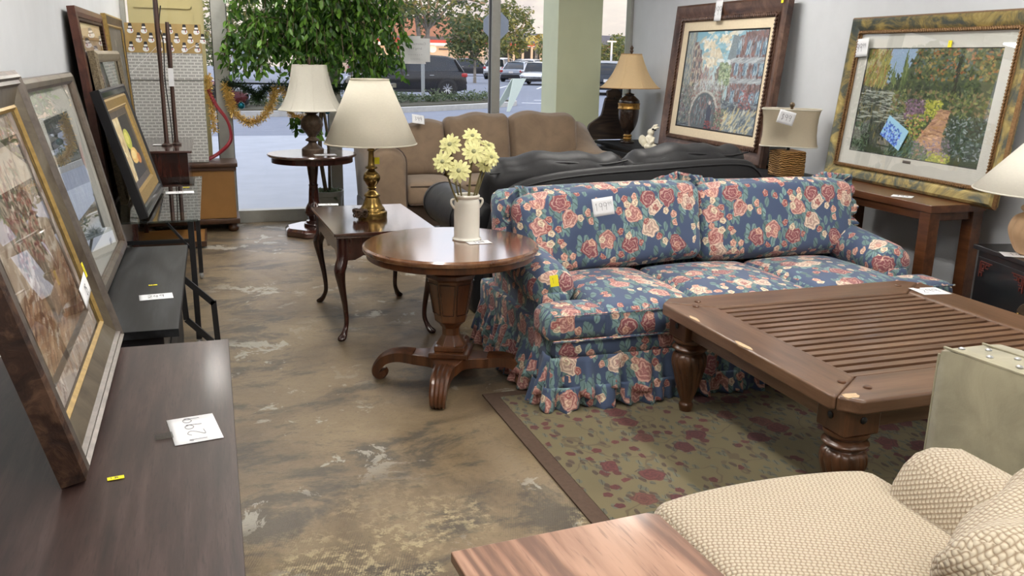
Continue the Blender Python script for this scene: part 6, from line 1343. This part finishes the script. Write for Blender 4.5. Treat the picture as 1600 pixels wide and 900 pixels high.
tag(obj('tinsel_garland', strand(g2p, 1000, .055, .0028, 1), M['tinsel'], smooth=0), 'smaller gold tinsel swag left of the round table lamp', 'garland')
g3p = [(-.01, GY-.05, 1.40), (-.02, GY-.05, 1.25), (.0, GY-.05, 1.1), (.01, GY-.05, .90)]
tag(obj('tinsel_garland', strand(g3p, 700, .05, .0028, 1), M['tinsel'], smooth=0), 'short gold tinsel strand hanging beside the wrapped boxes', 'garland')
pn = [(.12, GY+.02, 1.33), (.3, GY+.02, 1.30), (.42, GY+.02, 1.20), (.5, GY+.02, 1.29), (.8, GY+.02, 1.30), (.95, GY+.02, 1.22), (1.2, GY+.02, 1.30), (1.5, GY+.02, 1.28)]
tag(obj('pine_garland', strand(pn, 2600, .075, .0022, 1), M['pine'], smooth=0), 'dark green pine garland strung along the window rail', 'garland')
cr_ = thing('window_rail', 'thin dark rail across the window carrying the garlands', 'rail', (0, GY+.05, 1.335)); obj('bar', MB().tube([(.115, 0, 0), (1.72, 0, -.01)], .009, 8), M['blackmetal'], cr_); obj('bracket', MB().box(.09, .13, -.012, .05, -.02, .02), M['alu'], cr_); obj('bracket', MB().box(1.70, 1.74, -.012, .05, -.03, .01), M['alu'], cr_)
M['teal'] = Mat('teal_bauble', color=lin((20, 110, 130)), rough=.12, metal=.6).m
for (px, py), lb in zip(((377, 165), (443, 167), (472, 171), (511, 173)), ('teal bauble in the largest tinsel swag', 'teal bauble above the smaller tinsel swag', 'teal bauble left of the urn lamp stem', 'teal bauble right of the urn lamp stem')):
    p = at(px, py, y=GY-.03); b_ = thing('bauble', lb, 'bauble', p, group=None); obj('ball', MB().sph((0, 0, 0), .033, 20), M['teal'], b_, smooth=80); obj('cap', MB().lathe([(.01, .03), (.01, .042)], 10), M['brass'], b_); obj('hook', MB().tube([(0, 0, .04), (0, .03, .09), (0, .045, max(.1, 1.30-p.z))], .0015, 5), M['brass'], b_)
M['ribbon'] = Mat('dark_red_satin', color=lin((136, 14, 32)), rough=.4, sheen=.3).m
rp = catmull([(-.02, 8.64, 1.28), (.04, 8.62, 1.14), (.13, 8.62, 1.0), (.155, 8.62, .86), (.12, 8.60, .78), (.03, 8.60, .70), (-.06, 8.58, .652)], 8)
mb = MB(); R = []
for i, p in enumerate(rp):
    t_ = (rp[min(i+1, len(rp)-1)]-rp[max(i-1, 0)]).normalized(); f = i/(len(rp)-1); s = t_.cross(Vector((math.sin(f*5)*.7, -1, 0))).normalized()*.017; R.append([tuple(p-s), tuple(p+s)])
mb.rings(R, closed=False, cap0=False, cap1=False); o = obj('ribbon', mb, M['ribbon'], smooth=60); q = o.modifiers.new('t', 'SOLIDIFY'); q.thickness = .001; tag(o, 'dark red satin ribbon curling from the garland down to the golden chest', 'ribbon')
